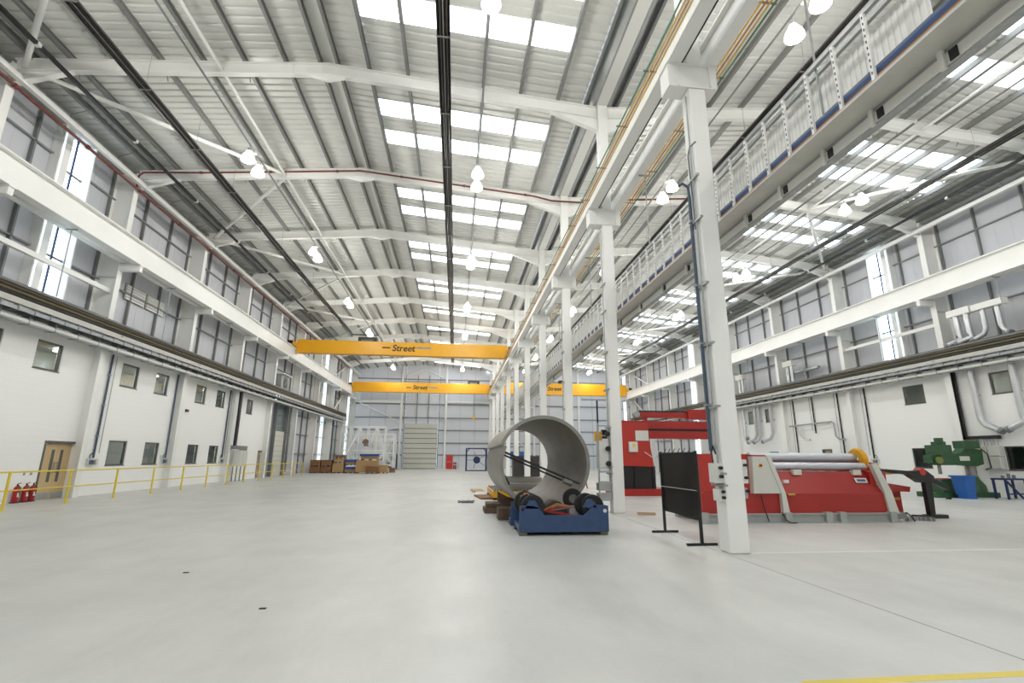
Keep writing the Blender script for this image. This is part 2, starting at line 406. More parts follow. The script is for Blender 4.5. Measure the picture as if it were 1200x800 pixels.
    # windows and doors in the blockwork
    for n, (y0, y1, z0, z1) in enumerate(wins):
        t = shell('window_%d' % (n+1+(40 if s > 0 else 60)))
        q = MB(); e = .055
        bx(q, .40, .50, y0, y0+e, z0, z1); bx(q, .40, .50, y1-e, y1, z0, z1); bx(q, .40, .50, y0+e, y1-e, z0, z0+e); bx(q, .40, .50, y0+e, y1-e, z1-e, z1); q.build('window_frame', FRAMEG, t)
        bx(MB(), .44, .45, y0+e, y1-e, z0+e, z1-e).build('pane', GLASS, t)
        bx(MB(), .34, .40, y0-.02, y1+.02, z0-.03, z0).build('window_sill', FRAMEG, t)
    for n, (y0, y1, z0, z1, leaves) in enumerate(doors):
        t = shell('door_%d' % (n+1+(4 if s > 0 else 0)))
        q = MB(); e = .09
        bx(q, .35, .56, y0, y0+e, 0, z1); bx(q, .35, .56, y1-e, y1, 0, z1); bx(q, .35, .56, y0+e, y1-e, z1-e, z1); q.build('door_frame', FRAMEG, t)
        L = (y1-y0-2*e)/leaves
        for i in range(leaves):
            a = y0+e+i*L
            lf = bx(MB(), .465, .50, a+.004, a+L-.004, .01, z1-e-.005).build('door_leaf', BEECH, t)
            inner = i == 0 if leaves == 2 else True
            c = a+L*(.72 if inner else .28)
            bx(MB(), .459, .464, c-.07, c+.07, .62, z1-.32).build('vision_panel', FRAMEG, lf)
            bx(MB(), .459, .464, a+.03, a+L-.03, .03, .24).build('kick_plate', GALV, lf)
            h = a+L*(.9 if inner else .1)
            q = MB(); bx(q, .42, .44, h-.012, h+.012, .95, 1.35); bx(q, .44, .465, h-.012, h+.012, .95, .98); bx(q, .44, .465, h-.012, h+.012, 1.32, 1.35); q.build('door_handle', GALV, lf)
    return w, X, bx
LW = [(16.4,17.62,4.66,5.7),(19.0,20.2,4.66,5.7),(23.68,24.92,4.66,5.7),(26.27,27.42,4.66,5.7),(30.23,31.44,4.64,5.68),(32.77,33.97,4.66,5.7),(37.4,38.5,4.62,5.66),
      (23.72,24.98,1.19,2.25),(26.3,27.52,1.19,2.25),(30.25,31.48,1.19,2.25),(32.75,34.0,1.19,2.25),(37.1,38.45,1.19,2.25)]
LD = [(20.28,21.97,0,2.13,2),(40.5,41.5,0,2.05,1)]
LSTR = [(18.3,19.9,7.3,14.1),(57.9,59.4,0,14.1),(70.9,72.4,0,14.1)]
wl, XLf, bxl = side_wall(-1, 'wall_left', XL, LW, LD, LSTR, Y_N, 42.4, (43.6,46.4,6.2))
RW_ = [(19.05,20.18,4.62,5.63),(23.5,24.77,4.6,5.61),(36.48,37.45,4.5,5.55),(38.66,39.83,4.5,5.55),(19.2,20.2,1.2,2.25),(23.8,24.85,1.22,2.25),(36.28,37.46,1.2,2.2)]
RD = [(30.7,31.6,0,2.3,1)]
RSTR = [(24.4,25.9,7.3,14.1),(48.6,50.1,0,14.1),(70.6,72.1,0,14.1)]
wr, XRf, bxr = side_wall(1, 'wall_right', XR, RW_, RD, RSTR, Y_N, 42.4, None)

# roller shutter in the left wall with glazing over it
t = shell('door_8')
for i in range(9): bxl(MB(), .5, .56, 43.66, 46.34, i*.415+.01, i*.415+.405).build('shutter_slat', SHUTM, t)
q = MB(); bxl(q, .3, .6, 43.5, 43.62, 0, 6.2); bxl(q, .3, .6, 46.38, 46.5, 0, 6.2); q.build('shutter_guide', DGREY, t)
q = MB(); bxl(q, .56, .96, 43.5, 43.6, 0, 6.3); bxl(q, .56, .96, 46.4, 46.5, 0, 6.3); bxl(q, .3, .96, 43.5, 46.5, 6.2, 6.3); q.build('shutter_reveal', CLAD, t)
bxl(MB(), .565, .575, 43.6, 46.4, 0, 3.8).build('shutter_backing', DGREY, t)  # unseen sheet added to stop light leaking between the slats
for i in range(3): bxl(MB(), .55, .57, 43.66+i*.9, 44.52+i*.9, 3.8, 6.15).build('pane', GLASS, t)
bxl(MB(), .62, .64, 43.6, 46.4, 3.75, 6.2).build('blind', CLAD, t)

# ---- end wall, far
we = shell('wall_far')
GZ = [0, 1.97, 3.67, 5.5, 7.3, 9.3, 11.2, 13.0, 15.6]
RD0, RD1, RDZ = -7.55, -2.75, 6.4
xs = sorted({XL-.9, -12.6, -10.4, -8.13, RD0, RD1, -1.62, .5, 2.7, XC, 7.2, 9.4, 11.6, 14, 16.3, 18.5, 20.7, 22.6, XR+.9})
pan = {}
for i in range(len(xs)-1):
    for j in range(len(GZ)-1):
        x0, x1, z0, z1 = xs[i], xs[i+1], GZ[j], GZ[j+1]
        if x0 >= RD0-.01 and x1 <= RD1+.01 and z1 <= 6.5:
            continue
        if x0 >= RD0-.01 and x1 <= RD1+.01 and z0 < RDZ < z1: z0 = RDZ
        key = (round(x1-x0, 3), round(z1-z0, 3))
        if key not in pan:
            mm = MB(); L, H = key; n = max(1, round(L/.55)); mm.box(.004, L-.004, 0, .05, .004, H-.004)
            for r_ in range(1, n): mm.box(r_*L/n-.02, r_*L/n+.02, -.012, 0, .004, H-.004)
            pan[key] = mm.build('cladding_panel', CLADF, we, loc=(x0, Y_F+.3, z0))
        else: like(pan[key], we, (x0, Y_F+.3, z0))
for z in GZ[1:-1]:
    segs = [(XL-.9, XR+.9)] if z > RDZ else [(XL-.9, RD0-.1), (RD1+.1, XR+.9)]
    for u, v in segs: MB().box(u, v, Y_F+.12, Y_F+.29, z-.08, z+.08).build('girt', GIRT, we)
for x in (-12.6, -10.4, .5, 2.7, 7.2, 9.4, 14, 16.3, 20.7): MB().box(x-.03, x+.03, Y_F+.22, Y_F+.29, 0, 14.6).build('sheeting_post', LPOST, we)
for x in (-8.13, -1.62, 11.6, 18.5): MB().box(x-.15, x+.15, Y_F-.15, Y_F+.1, 0, 14.5).build('wind_post', WHITE, we)
for x in (RD0-.12, RD1+.12, -5.9, -4.2): MB().box(x-.04, x+.04, Y_F+.05, Y_F+.2, 6.4 if abs(x+5) < 2 else 0, 13.6).build('door_track', DGREY, we)
MB().box(XL, -8.2, Y_F-.1, Y_F+.1, 9.4, 9.8).build('wind_girder', WHITE, we)
MB().box(-1.5, XC, Y_F-.1, Y_F+.1, 9.55, 9.8).build('wind_girder', WHITE, we)
MB().box(XC, 11.5, Y_F-.1, Y_F+.1, 9.0, 9.3).build('wind_girder', WHITE, we)
for a, b in (((XL+.3, 9.5), (-8.2, 6.6)), ((XL+.2, 4.4), (-8.2, 5.9)), ((XC+.2, 5.0), (11.5, 9.0)), ((XC+.2, 6.6), (11.5, 2.5)), ((-7.6, 13.3), (-5.2, 14.3)), ((-4.4, 14.3), (-2.2, 13.3))):
    MB().cyl((a[0], Y_F-.02, a[1]), (b[0], Y_F-.02, b[1]), .075, 8).build('brace', WHITE, we)
MB().box(-8.5, -1.2, Y_F-.05, Y_F+.1, 12.6, 12.75).build('door_head_rail', GALV, we)
t = shell('door_9')
for i in range(9): MB().box(RD0+.05, RD1-.05, Y_F+.12, Y_F+.2, i*.711+.09, i*.711+.70).build('door_section', SHUTM, t); MB().box(RD0+.05, RD1-.05, Y_F+.14, Y_F+.19, i*.711, i*.711+.09).build('section_seal', DGREY, t)
MB().box(RD0, RD1, Y_F+.2, Y_F+.22, 0, RDZ).build('door_backing', DGREY, t)
# red escape door
t = shell('door_10'); MB().box(-1.3, -.42, Y_F+.08, Y_F+.14, 0, 1.95).build('door_leaf', SIGNR, t); MB().box(-1.38, -.34, Y_F+.14, Y_F+.2, 0, 2.03).build('door_frame', GALV, t)
MB().box(-1.2, -.6, Y_F+.04, Y_F+.08, .98, 1.03).build('push_bar', GALV, t)
# near end wall, behind the photographer
wn = shell('wall_near')
MB().box(XL-1, XR+1, Y_N-.25, Y_N-.05, 0, 15.6).build('cladding_sheet', CLADF, wn)
# ------------------------------------------------------------------ steel frames
def rafter(bay, k):
    y = YK(k); a = AP[bay]; x0, x1 = ((XL, XC-.19), (XC+.19, XR))[bay]
    t = thing('roof_rafter', 'white steel rafter spanning the %s bay, %s frame from the camera' % (BAYNAME[bay], ORD[k]), 'rafter', (0, y, 0), group='roof rafters')
    zt = lambda x: ZR(x, bay)
    D, tf = .46, .03
    for nm, xa, xb in (('rafter_beam', x0, a), ('rafter_beam', a, x1)):
        m = MB()
        # web, top flange, bottom flange along the slope
        m.prism([(xa, zt(xa)-D), (xb, zt(xb)-D), (xb, zt(xb)), (xa, zt(xa))], 'y', -.012, .012)
        m.prism([(xa, zt(xa)-tf), (xb, zt(xb)-tf), (xb, zt(xb)), (xa, zt(xa))], 'y', -.1, .1)
        m.prism([(xa, zt(xa)-D), (xb, zt(xb)-D), (xb, zt(xb)-D+tf), (xa, zt(xa)-D+tf)], 'y', -.1, .1)
        m.build(nm, WHITE, t)
    for xe, s_ in ((x0, 1), (x1, -1)):
        L, d = 1.75, .52
        xi = xe+s_*L; m = MB()
        P = [(xe, zt(xe)-D-d), (xe, zt(xe)-D), (xi, zt(xi)-D)]
        m.prism(P if s_ < 0 else P[::-1], 'y', -.012, .012)
        q = [(xe, zt(xe)-D-d), (xi, zt(xi)-D-.02), (xi, zt(xi)-D+.005), (xe, zt(xe)-D-d+.03)]
        m.prism(q if s_ > 0 else q[::-1], 'y', -.1, .1)
        m.build('eaves_haunch', WHITE, t)
    m = MB().prism([(a-.6, zt(a-.6)-D), (a, zt(a)-D-.22), (a+.6, zt(a+.6)-D), (a, zt(a)-D+.05)], 'y', -.08, .08); m.build('apex_haunch', WHITE, t)
    for o_ in (-8.25, -5.5, -2.8, 2.77, 5.48):
        MB().bar((a+o_+.05, .1, zt(a+o_)+.1), (a+o_+.05, .45, zt(a+o_)-.38), .03).build('fly_brace', GALV, t)
for k in range(0, 10):
    for bay in (0, 1): rafter(bay, k)

def wall_column(s, k):
    F = XL if s < 0 else XR; y = YK(k); nm = BAYNAME[0 if s < 0 else 1]
    t = thing('wall_column', 'white steel column on the %s wall, %s along from the camera' % (nm, ORD[k-1]), 'column', (F, y, 0), group='wall columns')
    X = lambda d: s*d
    m = MB()
    for d0, d1, hw in ((0, .03, .15), (.82, .85, .15), (.03, .82, .012)): m.box(min(X(d0), X(d1)), max(X(d0), X(d1)), -hw, hw, 0, 14.1)
    m.build('column_shaft', WHITE, t)
    m = MB(); m.box(min(0, X(-.82)), max(0, X(-.82)), -.1, .1, 9.4, 9.68); m.box(min(0, X(-.86)), max(0, X(-.86)), -.14, .14, 9.66, 9.7); m.build('crane_bracket', WHITE, t)
    for z in (9.1, 11.0): MB().box(min(X(.03), X(.82)), max(X(.03), X(.82)), -.14, .14, z, z+.02).build('stiffener', WHITE, t)
for k in range(1, 11):
    for s_ in (-1, 1): wall_column(s_, k)

def centre_column(k):
    y = YK(k)
    t = thing('crane_column', 'white central crane column, %s from the camera%s' % (ORD[k], '' if k else ', standing beside the black screen'), 'column', (XC, y, 0), group='central crane columns')
    o = MB().box(-.19, .19, -.18, .18, 0, 9.47).build('column_shaft', WHITE, t); chamfer(o, .03, 3)
    MB().box(-.17, .17, -.16, .16, 9.47, 14.3).build('upper_post', WHITE, t)
    m = MB().box(-.64, .47, -.2, .2, 9.47, 10.04).box(-.67, .5, -.22, .22, 10.02, 10.06); m.build('crane_bracket', WHITE, t)
    for x in (-.43, .3): MB().box(x-.012, x+.012, -.24, .24, 9.5, 10.02).build('stiffener', WHITE, t)
    if k < 6:
        base = None
        for i, z in enumerate((1.15, 1.35, 2.55, 3.75, 4.95, 6.35, 7.3)):
            if base is None: base = MB().box(-.25, -.192, -.3, .2, -.02, .02).build('cable_clip', GALV, t, loc=(0, 0, z))
            else: like(base, t, (0, 0, z))
        MB().cyl((-.235, -.1, .9), (-.235, -.1, 9.3), .018, 6).build('conduit', GALV, t)
    return t
cols = [centre_column(k) for k in range(0, 11)]

# services on the nearest column
t = thing('service_pipe', 'dark blue-grey vertical pipe strapped to the nearest central column', 'pipe', (XC-.25, YK(0)+.08, 0))
MB().cyl((0, 0, 1.75), (0, 0, 7.0), .035, 10).build('pipe_run', BPIPE, t, True)
MB().path([(0, 0, 7.0), (-.01, -.0, 7.2), (-.12, 0, 7.28), (-.22, 0, 7.22)], .03, 8).build('pipe_bend', BPIPE, t, True)
for z in (2.6, 3.8, 5.0, 6.4): MB().box(-.05, .06, -.05, .05, z-.02, z+.02).build('pipe_clamp', GALV, t)
t = thing('pipe_hook', 'thin dark pipe looping over the upper part of the nearest column', 'pipe', (XC-.19, YK(0)-.1, 0))
MB().path([(-.02, .1, 6.2), (-.05, .1, 7.9), (-.05, .0, 8.05), (.04, -.1, 8.12)], .02, 8).build('pipe_run', DGREY, t, True)
t = thing('outlet_box', 'pale socket box with black knobs on the nearest column, screen side', 'outlet', (XC-.19, YK(0)-.02, 1.35))
MB().box(-.14, 0, -.17, .1, -.16, .18).build('outlet_body', PLAST, t)
for z in (-.05, .1): MB().cyl((-.07, -.17, z), (-.07, -.24, z), .03, 10).build('knob', BLACK, t)
MB().path([(-.08, .02, .18), (-.1, .02, .4), (-.05, .05, .5), (0, .05, .34)], .012, 6).build('cable', BLACK, t)
t = thing('outlet_box', 'small grey valve box below the socket box on the nearest column', 'outlet', (XC-.19, YK(0)-.02, .98))
MB().box(-.12, 0, -.16, .05, -.1, .1).build('outlet_body', PLAST, t)
for z in (-.04, .06): MB().cyl((-.05, -.16, z), (-.05, -.22, z), .028, 10).build('knob', BLACK, t)
t = thing('outlet_box', 'pale socket box with knobs on the nearest column, machine side', 'outlet', (XC+.19, YK(0)-.02, 1.3))
MB().box(0, .09, -.14, .12, -.12, .3).build('outlet_body', PLAST, t)
for z in (-.25, -.02, .2): MB().cyl((.04, -.14, z), (.04, -.2, z), .026, 10).build('knob', BLACK, t)
MB().box(0, .08, -.1, .1, -.38, -.2).build('valve_body', GALV, t)
# services on the second column
t = thing('control_cabinet', 'narrow pale control cabinet hung on the second central column', 'cabinet', (XC-.19, YK(1), 0))
MB().box(-.36, -.06, -.1, .25, 1.3, 2.15).build('cabinet_body', MGREY, t)
MB().box(-.34, -.1, -.118, -.1, 1.34, 2.1).build('cabinet_door', PLAST, t)
for z in (.35, .65): MB().box(-.4, -.02, -.12, .2, z, z+.22).build('wire_basket', GALV, t)
for z in (.9, 1.2, 2.3, 2.6): MB().box(-.4, 0, -.12, -.08, z-.02, z+.02).build('strut', GALV, t)
MB().box(-.4, -.36, -.1, -.06, .1, 2.7).build('upright', GALV, t)
t = thing('hose_reel', 'black coiled hoses hung on the left face of the second column', 'hose', (XC-.19, YK(1)-.16, 0))
for z in (1.45, 1.9, 2.35): MB().cyl((-.1, 0, z), (-.1, -.07, z), .08, 12).build('hose_coil', BLACK, t)

# ------------------------------------------------------------------ crane runways
def runway(name, label, x, z0, z1, w, y0=Y_N, y1=YK(10)-.3):
    t = thing(name, label, 'beam', (0, 0, 0))
    MB().prism(ipoly(x, z0, z1, w, .045, .03), 'y', y0, y1).build('runway_beam', WHITE, t)
    MB().box(x-.03, x+.03, y0, y1, z1, z1+.07).build('crane_rail', GALV, t)
    return t
tL = runway('crane_runway', 'white crane runway beam along the left wall columns', XL+.66, 9.7, 10.72, .36)
tR = runway('crane_runway', 'white crane runway beam along the right wall columns', XR-.66, 9.7, 10.72, .36)
tCl = runway('crane_runway', 'white crane runway beam on the left side of the central columns', XC-.48, 10.06, 10.72, .3)
tCr = runway('crane_runway', 'white crane runway beam on the right side of the central columns', XC+.36, 10.06, 10.72, .26)
# walkway girder behind the wall runways
for s_, F, nm in ((-1, XL, 'left'), (1, XR, 'right')):
    t = thing('surge_girder', 'slim white horizontal girder tucked behind the %s wall runway' % nm, 'beam')
    MB().box(F-.02 if s_ < 0 else F-.24, F+.24 if s_ < 0 else F+.02, Y_N, Y_F-.4, 9.74, 9.8).build('girder_plate', WHITE, t)
    MB().box(*sorted((F-s_*.02, F-s_*.10)), Y_N, Y_F-.4, 9.8, 10.0).build('girder_lip', WHITE, t)
# conductor bars beside the central runways
for side, xb, st, x0, x1 in (('left', XC-.83, (0, .07, .14, -.08), XC-.96, XC-.645), ('right', XC+.66, (0, .09, .18, .27), XC+.5, XC+1.0)):
    t = thing('conductor_rail', 'set of yellow, orange and green conductor bars on the %s side of the central runway' % side, 'conductor rail', group='crane conductor rails')
    for dx, m_ in zip(st, (YCAB, COPPER, YCAB, GCAB)): MB().box(xb+dx-.012, xb+dx+.012, Y_N, YK(9), 10.245, 10.28).build('conductor_bar', m_, t)
    base = None
    for i in range(30):
        y = 7.2+1.95*i
        if base is None: base = MB().box(x0, x1, -.015, .015, 10.285, 10.315).build('hanger_arm', DGREY, t, loc=(0, y, 0))
        else: like(base, t, (0, y, 0))
o = MB().box(XC-.3, XC-.27, Y_N, YK(9), 10.1, 10.15).build('festoon_track', BLACK); tag(o, 'black festoon track tucked between the two central runway beams', 'track')

# hanger rods dropping from the runways to the service trays
def rod(x, y, z0, z1, label, group):
    t = thing('hanger_rod', label, 'rod', (x, y, 0), group=group)
    MB().cyl((0, 0, z0), (0, 0, z1), .02, 6).build('rod_shaft', GALV, t)
    MB().box(-.2, .2, -.02, .02, z1-.02, z1+.02).build('top_channel', GALV, t)
for i in range(1, 8):
    rod(XL+.45, YK(i)+BAY*.46, 7.1, 9.68, 'thin steel rod dropping from the left runway to the pipe tray, %s of the row' % ORD[i-1], 'left tray hanger rods')
    rod(XR-.45, YK(i)+BAY*.46, 7.1, 9.68, 'thin steel rod dropping from the right runway to the pipe tray, %s of the row' % ORD[i-1], 'right tray hanger rods')
for i, y in enumerate((6.0, 12.9, 19.3, 25.8, 32.3)):
    rod(XC+.52, y, 7.8 if i else 6.7, 10.04, 'thin steel rod dropping from the central runway to the service gantry, %s of the row' % ORD[i], 'central hanger rods')

# ------------------------------------------------------------------ overhead cranes
def crane(x0, x1, y, z0, z1, label, side, hoist_x, txt):
    t = thing('overhead_crane', label, 'crane', (0, y, 0), group='overhead travelling cranes')
    g = MB().box(x0+.12, x1-.12, -.28, .28, z0, z1).build('bridge_girder', YELLOW, t); chamfer(g, .015)
    MB().box(x0+.12, x1-.12, -.36, .36, z0-.05, z0).build('bottom_flange', YELLOW, t)
    for x in (x0, x1):
        e = MB().box(x-.14, x+.14, -1.6, 1.6, 10.84, 11.16).build('end_carriage', YELLOW, t)
        for yy in (-1.3, 1.3): MB().cyl((x-.06, yy, 10.92), (x+.06, yy, 10.92), .13, 14).build('carriage_wheel', DGREY, e)
        MB().box(x-.2, x+.2, -1.75, -1.6, 10.88, 11.1).build('buffer', BLACK, e)
    h = MB().box(hoist_x-.8, hoist_x+.8, .45, 1.25, z1-.05, z1+.55).build('hoist_trolley', BLACK, t)
    MB().cyl((hoist_x-.5, .6, z1+.1), (hoist_x+.5, .6, z1+.1), .28, 14).build('rope_drum', DGREY, h)
    xm = (x0+x1)/2+txt
    MB().box(xm+1.15, xm+2.4, -.292, -.284, z0+.58, z0+.74).build('logo_stripe', mat('logo_grey', (150,146,150), .5), t)
    MB().box(xm-1.85, xm-1.15, -.292, -.284, z0+.55, z0+.66).build('logo_stripe', BLACK, t)
    text('Street', .8, BLACK, t, (xm, -.29, (z0+z1)/2), (math.pi/2, 0, 0), shear=.15)
    return t
crane(XL+.66, XC-.48, 43.5, 10.42, 11.55, 'yellow overhead crane bridge lettered in black, nearer one in left bay', 0, -8.2, -.1)
crane(XL+.66, XC-.48, 67.6, 10.22, 11.5, 'yellow overhead crane bridge in left bay, farther one in front of end wall', 0, 2.2, -.3)
crane(XC+.36, XR-.66, 67.0, 10.2, 11.75, 'yellow overhead crane bridge seen between the central columns in right bay', 1, 15, -1.2)
# pendant controls hanging from the cranes
t = thing('pendant_control', 'yellow pendant control on a cable beside the farther left crane', 'control', (2.3, 68.4, 0)); MB().cyl((0,0,7.2),(0,0,11.46),.03,6).build('pendant_cable', BLACK, t); MB().box(-.15,.15,-.1,.1,6.8,7.25).build('pendant_body', YELLOW, t)
t = thing('pendant_control', 'yellow hook block hanging on a dark cable beside the second column', 'control', (4.5, YK(1)+.2, 0))
MB().cyl((0, 0, 2.45), (0, 0, 3.45), .027, 6).build('pendant_cable', BLACK, t); MB().box(-.11, .11, -.08, .08, 2.14, 2.44).build('pendant_body', YELLOW, t); MB().box(.12, .28, -.06, .06, 2.22, 2.5).build('motor', BLACK, t)
MB().bar((-.5, 0, 3.45), (.3, 0, 3.45), .05).build('trolley_arm', GALV, t)
PURLT = mat('tray_steel', (200,198,190), .5, .1, var=.08)
# ------------------------------------------------------------------ roof bracing, eaves tubes
def tube(p, q, r, label, group=None, m=WHITE, name='bracing_tube', cat='tube', seg=10):
    o = MB().cyl(p, q, r, seg).build(name, m, None, True); return tag(o, label, cat, group)
WSIDE = ('the left wall', 'the right wall')
for bay in (0, 1):
    s_ = (-1, 1)[bay]; xe = (XL+.35, XR-.35)[bay]; xm = AP[bay]+s_*3.5; zz = lambda x: ZR(x, bay)-.3
    for k in range(0, 9):
        a, b = ((xm, YK(k)), (xe, YK(k+1))) if k % 2 == 0 else ((xe, YK(k)), (xm, YK(k+1)))
        tube((a[0], a[1]+.1, zz(a[0])), (b[0], b[1]-.1, zz(b[0])), .085, 'white diagonal roof brace tube near %s, %s bay from the camera' % (WSIDE[bay], ORD[k]), 'roof brace tubes')
    tube((xm, YK(-1), zz(xm)-.02), (xm, YK(10), zz(xm)-.02), .058, 'long white tie tube running along the roof above the %s bay' % BAYNAME[bay])
    tie = thing('eaves_tie', 'long white square eaves tie above the %s wall columns' % BAYNAME[bay], 'tie'); MB().box(xe-.02-.09, xe-.02+.09, Y_N, Y_F, 13.38, 13.56).build('tie_tube', WHITE, tie)
    for k in range(1, 9):
        for f_ in (.3, .7):
            y = YK(k)+BAY*f_; o = MB().path([(xe, y, 13.56), (xe-s_*.0, y, 13.75), (xe-s_*.55, y+.12, 14.1)], .016, 6).build('eaves_strap', DGREY, tie)
    # vertical bracing in the wall near the far end and bay-1 rail
for s_, F, nm in ((-1, XL, 'left'), (1, XR, 'right')):
    o = MB().box(*sorted((F+s_*.2, F+s_*.34)), YK(1 if s_ < 0 else 2)+.015, YK(2 if s_ < 0 else 3)-.015, 8.38, 8.56).build('sheeting_rail', WHITE); tag(o, 'white horizontal rail across the strip window bay of the %s wall' % nm, 'rail')
    for i, (k, za, zb) in enumerate(((8, 10.9, 13.3), (8, 6.2, 9.6))):
        tube((F+s_*.4, YK(k)+.2, za), (F+s_*.4, YK(k+1)-.2, zb), .09, 'white diagonal brace in the far bay of the %s wall, %s runway' % (nm, ('above', 'below')[i]), 'wall brace tubes')
# sprinkler main
t = thing('sprinkler_pipe', 'dark red sprinkler main running along the left eaves', 'pipe')
MB().cyl((XL+.14, Y_N, 13.27), (XL+.14, YK(9), 13.27), .055, 10).build('pipe_run', REDP, t, True)
for k in range(1, 9):
    for f_ in (.0, .5): MB().cyl((XL+.14, YK(k)+BAY*f_-.06, 13.27), (XL+.14, YK(k)+BAY*f_+.06, 13.27), .085, 10).build('coupling', REDP, t)
t = thing('sprinkler_pipe', 'dark red sprinkler branch pipe following the second rafter across both bays', 'pipe', (0, YK(2)-.25, 0))
pts = [(XL+.14, 0, 13.3), (XL+.14, 0, 13.9), (XL+.3, 0, ZR(XL+.3, 0)-.22)]+[(x, 0, ZR(x, 0)-.26-.0*x) for x in (-12, -8, -4.9, -2, 0, 2, 3.4)]+[(4.3, 0, 13.95), (5.7, 0, 13.95)]+[(x, 0, ZR(x, 1)-.3) for x in (6.6, 9, 12, 14.7)]
MB().path(pts, .04, 8).build('pipe_run', REDP, t, True)
for x in (-12, -9, -6, -3, 0, 3): MB().cyl((x-.05, 0, ZR(x, 0)-.26), (x+.05, 0, ZR(x, 0)-.26), .06, 8).build('coupling', REDP, t)

# ------------------------------------------------------------------ radiant heaters and conduits under the roof
def heater(x, label, w=.36, y0=Y_N, y1=62.0, z=13.35, tubes=2):
    t = thing('radiant_heater', label, 'heater', (x, 0, z), group='long radiant tube heaters')
    m = MB()
    prof = [(-w/2, -.02), (-w/2, .0), (-w/4, .16), (w/4, .16), (w/2, .0), (w/2, -.02), (w/4, .14), (-w/4, .14)]
    m.prism(prof, 'y', y0, y1); m.build('reflector_hood', HEAT, t)
    for i in range(tubes):
        xx = (i-(tubes-1)/2)*w*.5; MB().cyl((xx, y0, .05), (xx, y1, .05), .05, 10).build('radiant_tube', HEAT, t, True)
    MB().box(-.012, .012, y0, y1, -.01, .02).build('centre_strip', HEATL, t)
    y = y0+3
    i = 0
    while y < y1:
        if y > 8: MB().box(-w/2-.01, w/2+.01, y-.02, y+.02, -.03, .0).build('hood_clip', HEATL, t); MB().cyl((0, y, .14), (0, y, 1.3), .008, 5).build('suspension_wire', GALV, t)
        y += 3.25; i += 1
heater(-.72, 'thick dark radiant heater running under the roof along the middle of left bay', .38)
heater(-10.55, 'dark twin-tube radiant heater under the roof nearer the left wall', .34, y1=48)
heater(10.45, 'dark radiant heater under the roof just right of the central columns', .36)
heater(20.2, 'dark radiant heater under the roof nearer the right wall', .26, y1=60)
def conduit(x, label, r=.035, z=13.45, y1=66, m=DGREY):
    t = thing('roof_conduit', label, 'conduit', (x, 0, z))
    MB().box(-r, r, Y_N, y1, -r, r).build('conduit_run', m, t)
    y = 9.0
    while y < y1: MB().box(-r-.02, r+.02, y-.06, y+.06, -r-.01, r+.01).build('joint', PLAST, t); y += 4.6
conduit(-12.7, 'dark roof conduit with pale joints nearest the left wall', .05, m=BLACK)
conduit(22.3, 'dark roof conduit with pale joints nearest the right wall', .05, m=BLACK)
conduit(16.1, 'thin grey roof conduit over the middle of the right bay', .03)
t = thing('heater_header', 'dark cross pipe joining the ends of the heaters over the nearer crane', 'pipe', (0, 48.2, 13.4))
MB().path([(-10.5, 0, 0), (-10.5, .3, 0), (-8.0, .3, 0), (-8.0, 4, 0)], .06, 8).build('pipe_run', HEAT, t)
t = thing('heater_header', 'dark cross pipe ending at the thick middle heater, far over the left bay', 'pipe', (0, 46.0, 13.36))
MB().path([(-.75, 0, 0), (-3.0, 0, 0), (-3.0, 0, -.5)], .05, 8).build('pipe_run', HEAT, t)

# lamps
ROWX = (-8.55, .55, 9.0, 18.0)
ROWN = ('row nearest the left wall', 'left-bay row beside the columns', 'right-bay row beside the columns', 'row nearest the right wall')
def make_lamp():
    t = thing('high_bay_lamp', '', 'lamp', group='glowing high-bay lamps in pairs')
    MB().cyl((0, 0, .34), (0, 0, .48), .075, 10).build('ballast_housing', GALV, t)
    MB().path([(0, 0, .46), (.04, 0, .52), (0, 0, .58), (0, 0, .62)], .012, 6).build('hook', DGREY, t)
    MB().lathe([(.0, .36), (.09, .36), (.13, .28), (.21, .14), (.255, .0), (.255, -.06), (.16, -.12), (0, -.14)], (0, 0, 0), 18).build('glowing_refractor', BULB, t, True)
    return t
proto = None; LAMPYS = [-18.0, -8.7, .6, 9.85, 18.8, 28.0, 37.3, 46.7, 56.0, 65.2]  # pairs behind the camera are unseen, added for the light they give
for r_, x in enumerate(ROWX):
    t = thing('lamp_conduit', 'thin grey conduit carrying the lamps of the %s' % ROWN[r_], 'conduit', (x, 0, 13.72))
    MB().cyl((0, Y_N, 0), (0, 68, 0), .034, 6).build('conduit_run', DGREY, t)
    for j, yc in enumerate(LAMPYS):
        MB().box(-.07, .07, yc-.06, yc+.06, -.08, .04).build('junction_box', PLAST, t)
        for q in (0, 1):
            y = yc+(-.5, .5)[q]
            lab = '%shigh-bay lamp%s, %s of %s pair in the %s' % (('glowing ', '')[j < 3], ('', ' added behind camera')[j < 3], ('nearer', 'farther')[q], ORD[j-3 if j > 2 else 2-j], ROWN[r_])
            if proto is None: proto = make_lamp(); proto.location = (x, y, 13.06); proto['label'] = lab
            else: copy_thing(proto, lab, (x, y, 13.06))
            L = bpy.data.lights.new('lamp_light', 'POINT'); L.energy = LAMP_POWER; L.color = (1, .97, .92); L.shadow_soft_size = .18
            lo = bpy.data.objects.new('lamp_light', L); COL.objects.link(lo); lo.location = (x, y, 12.76)

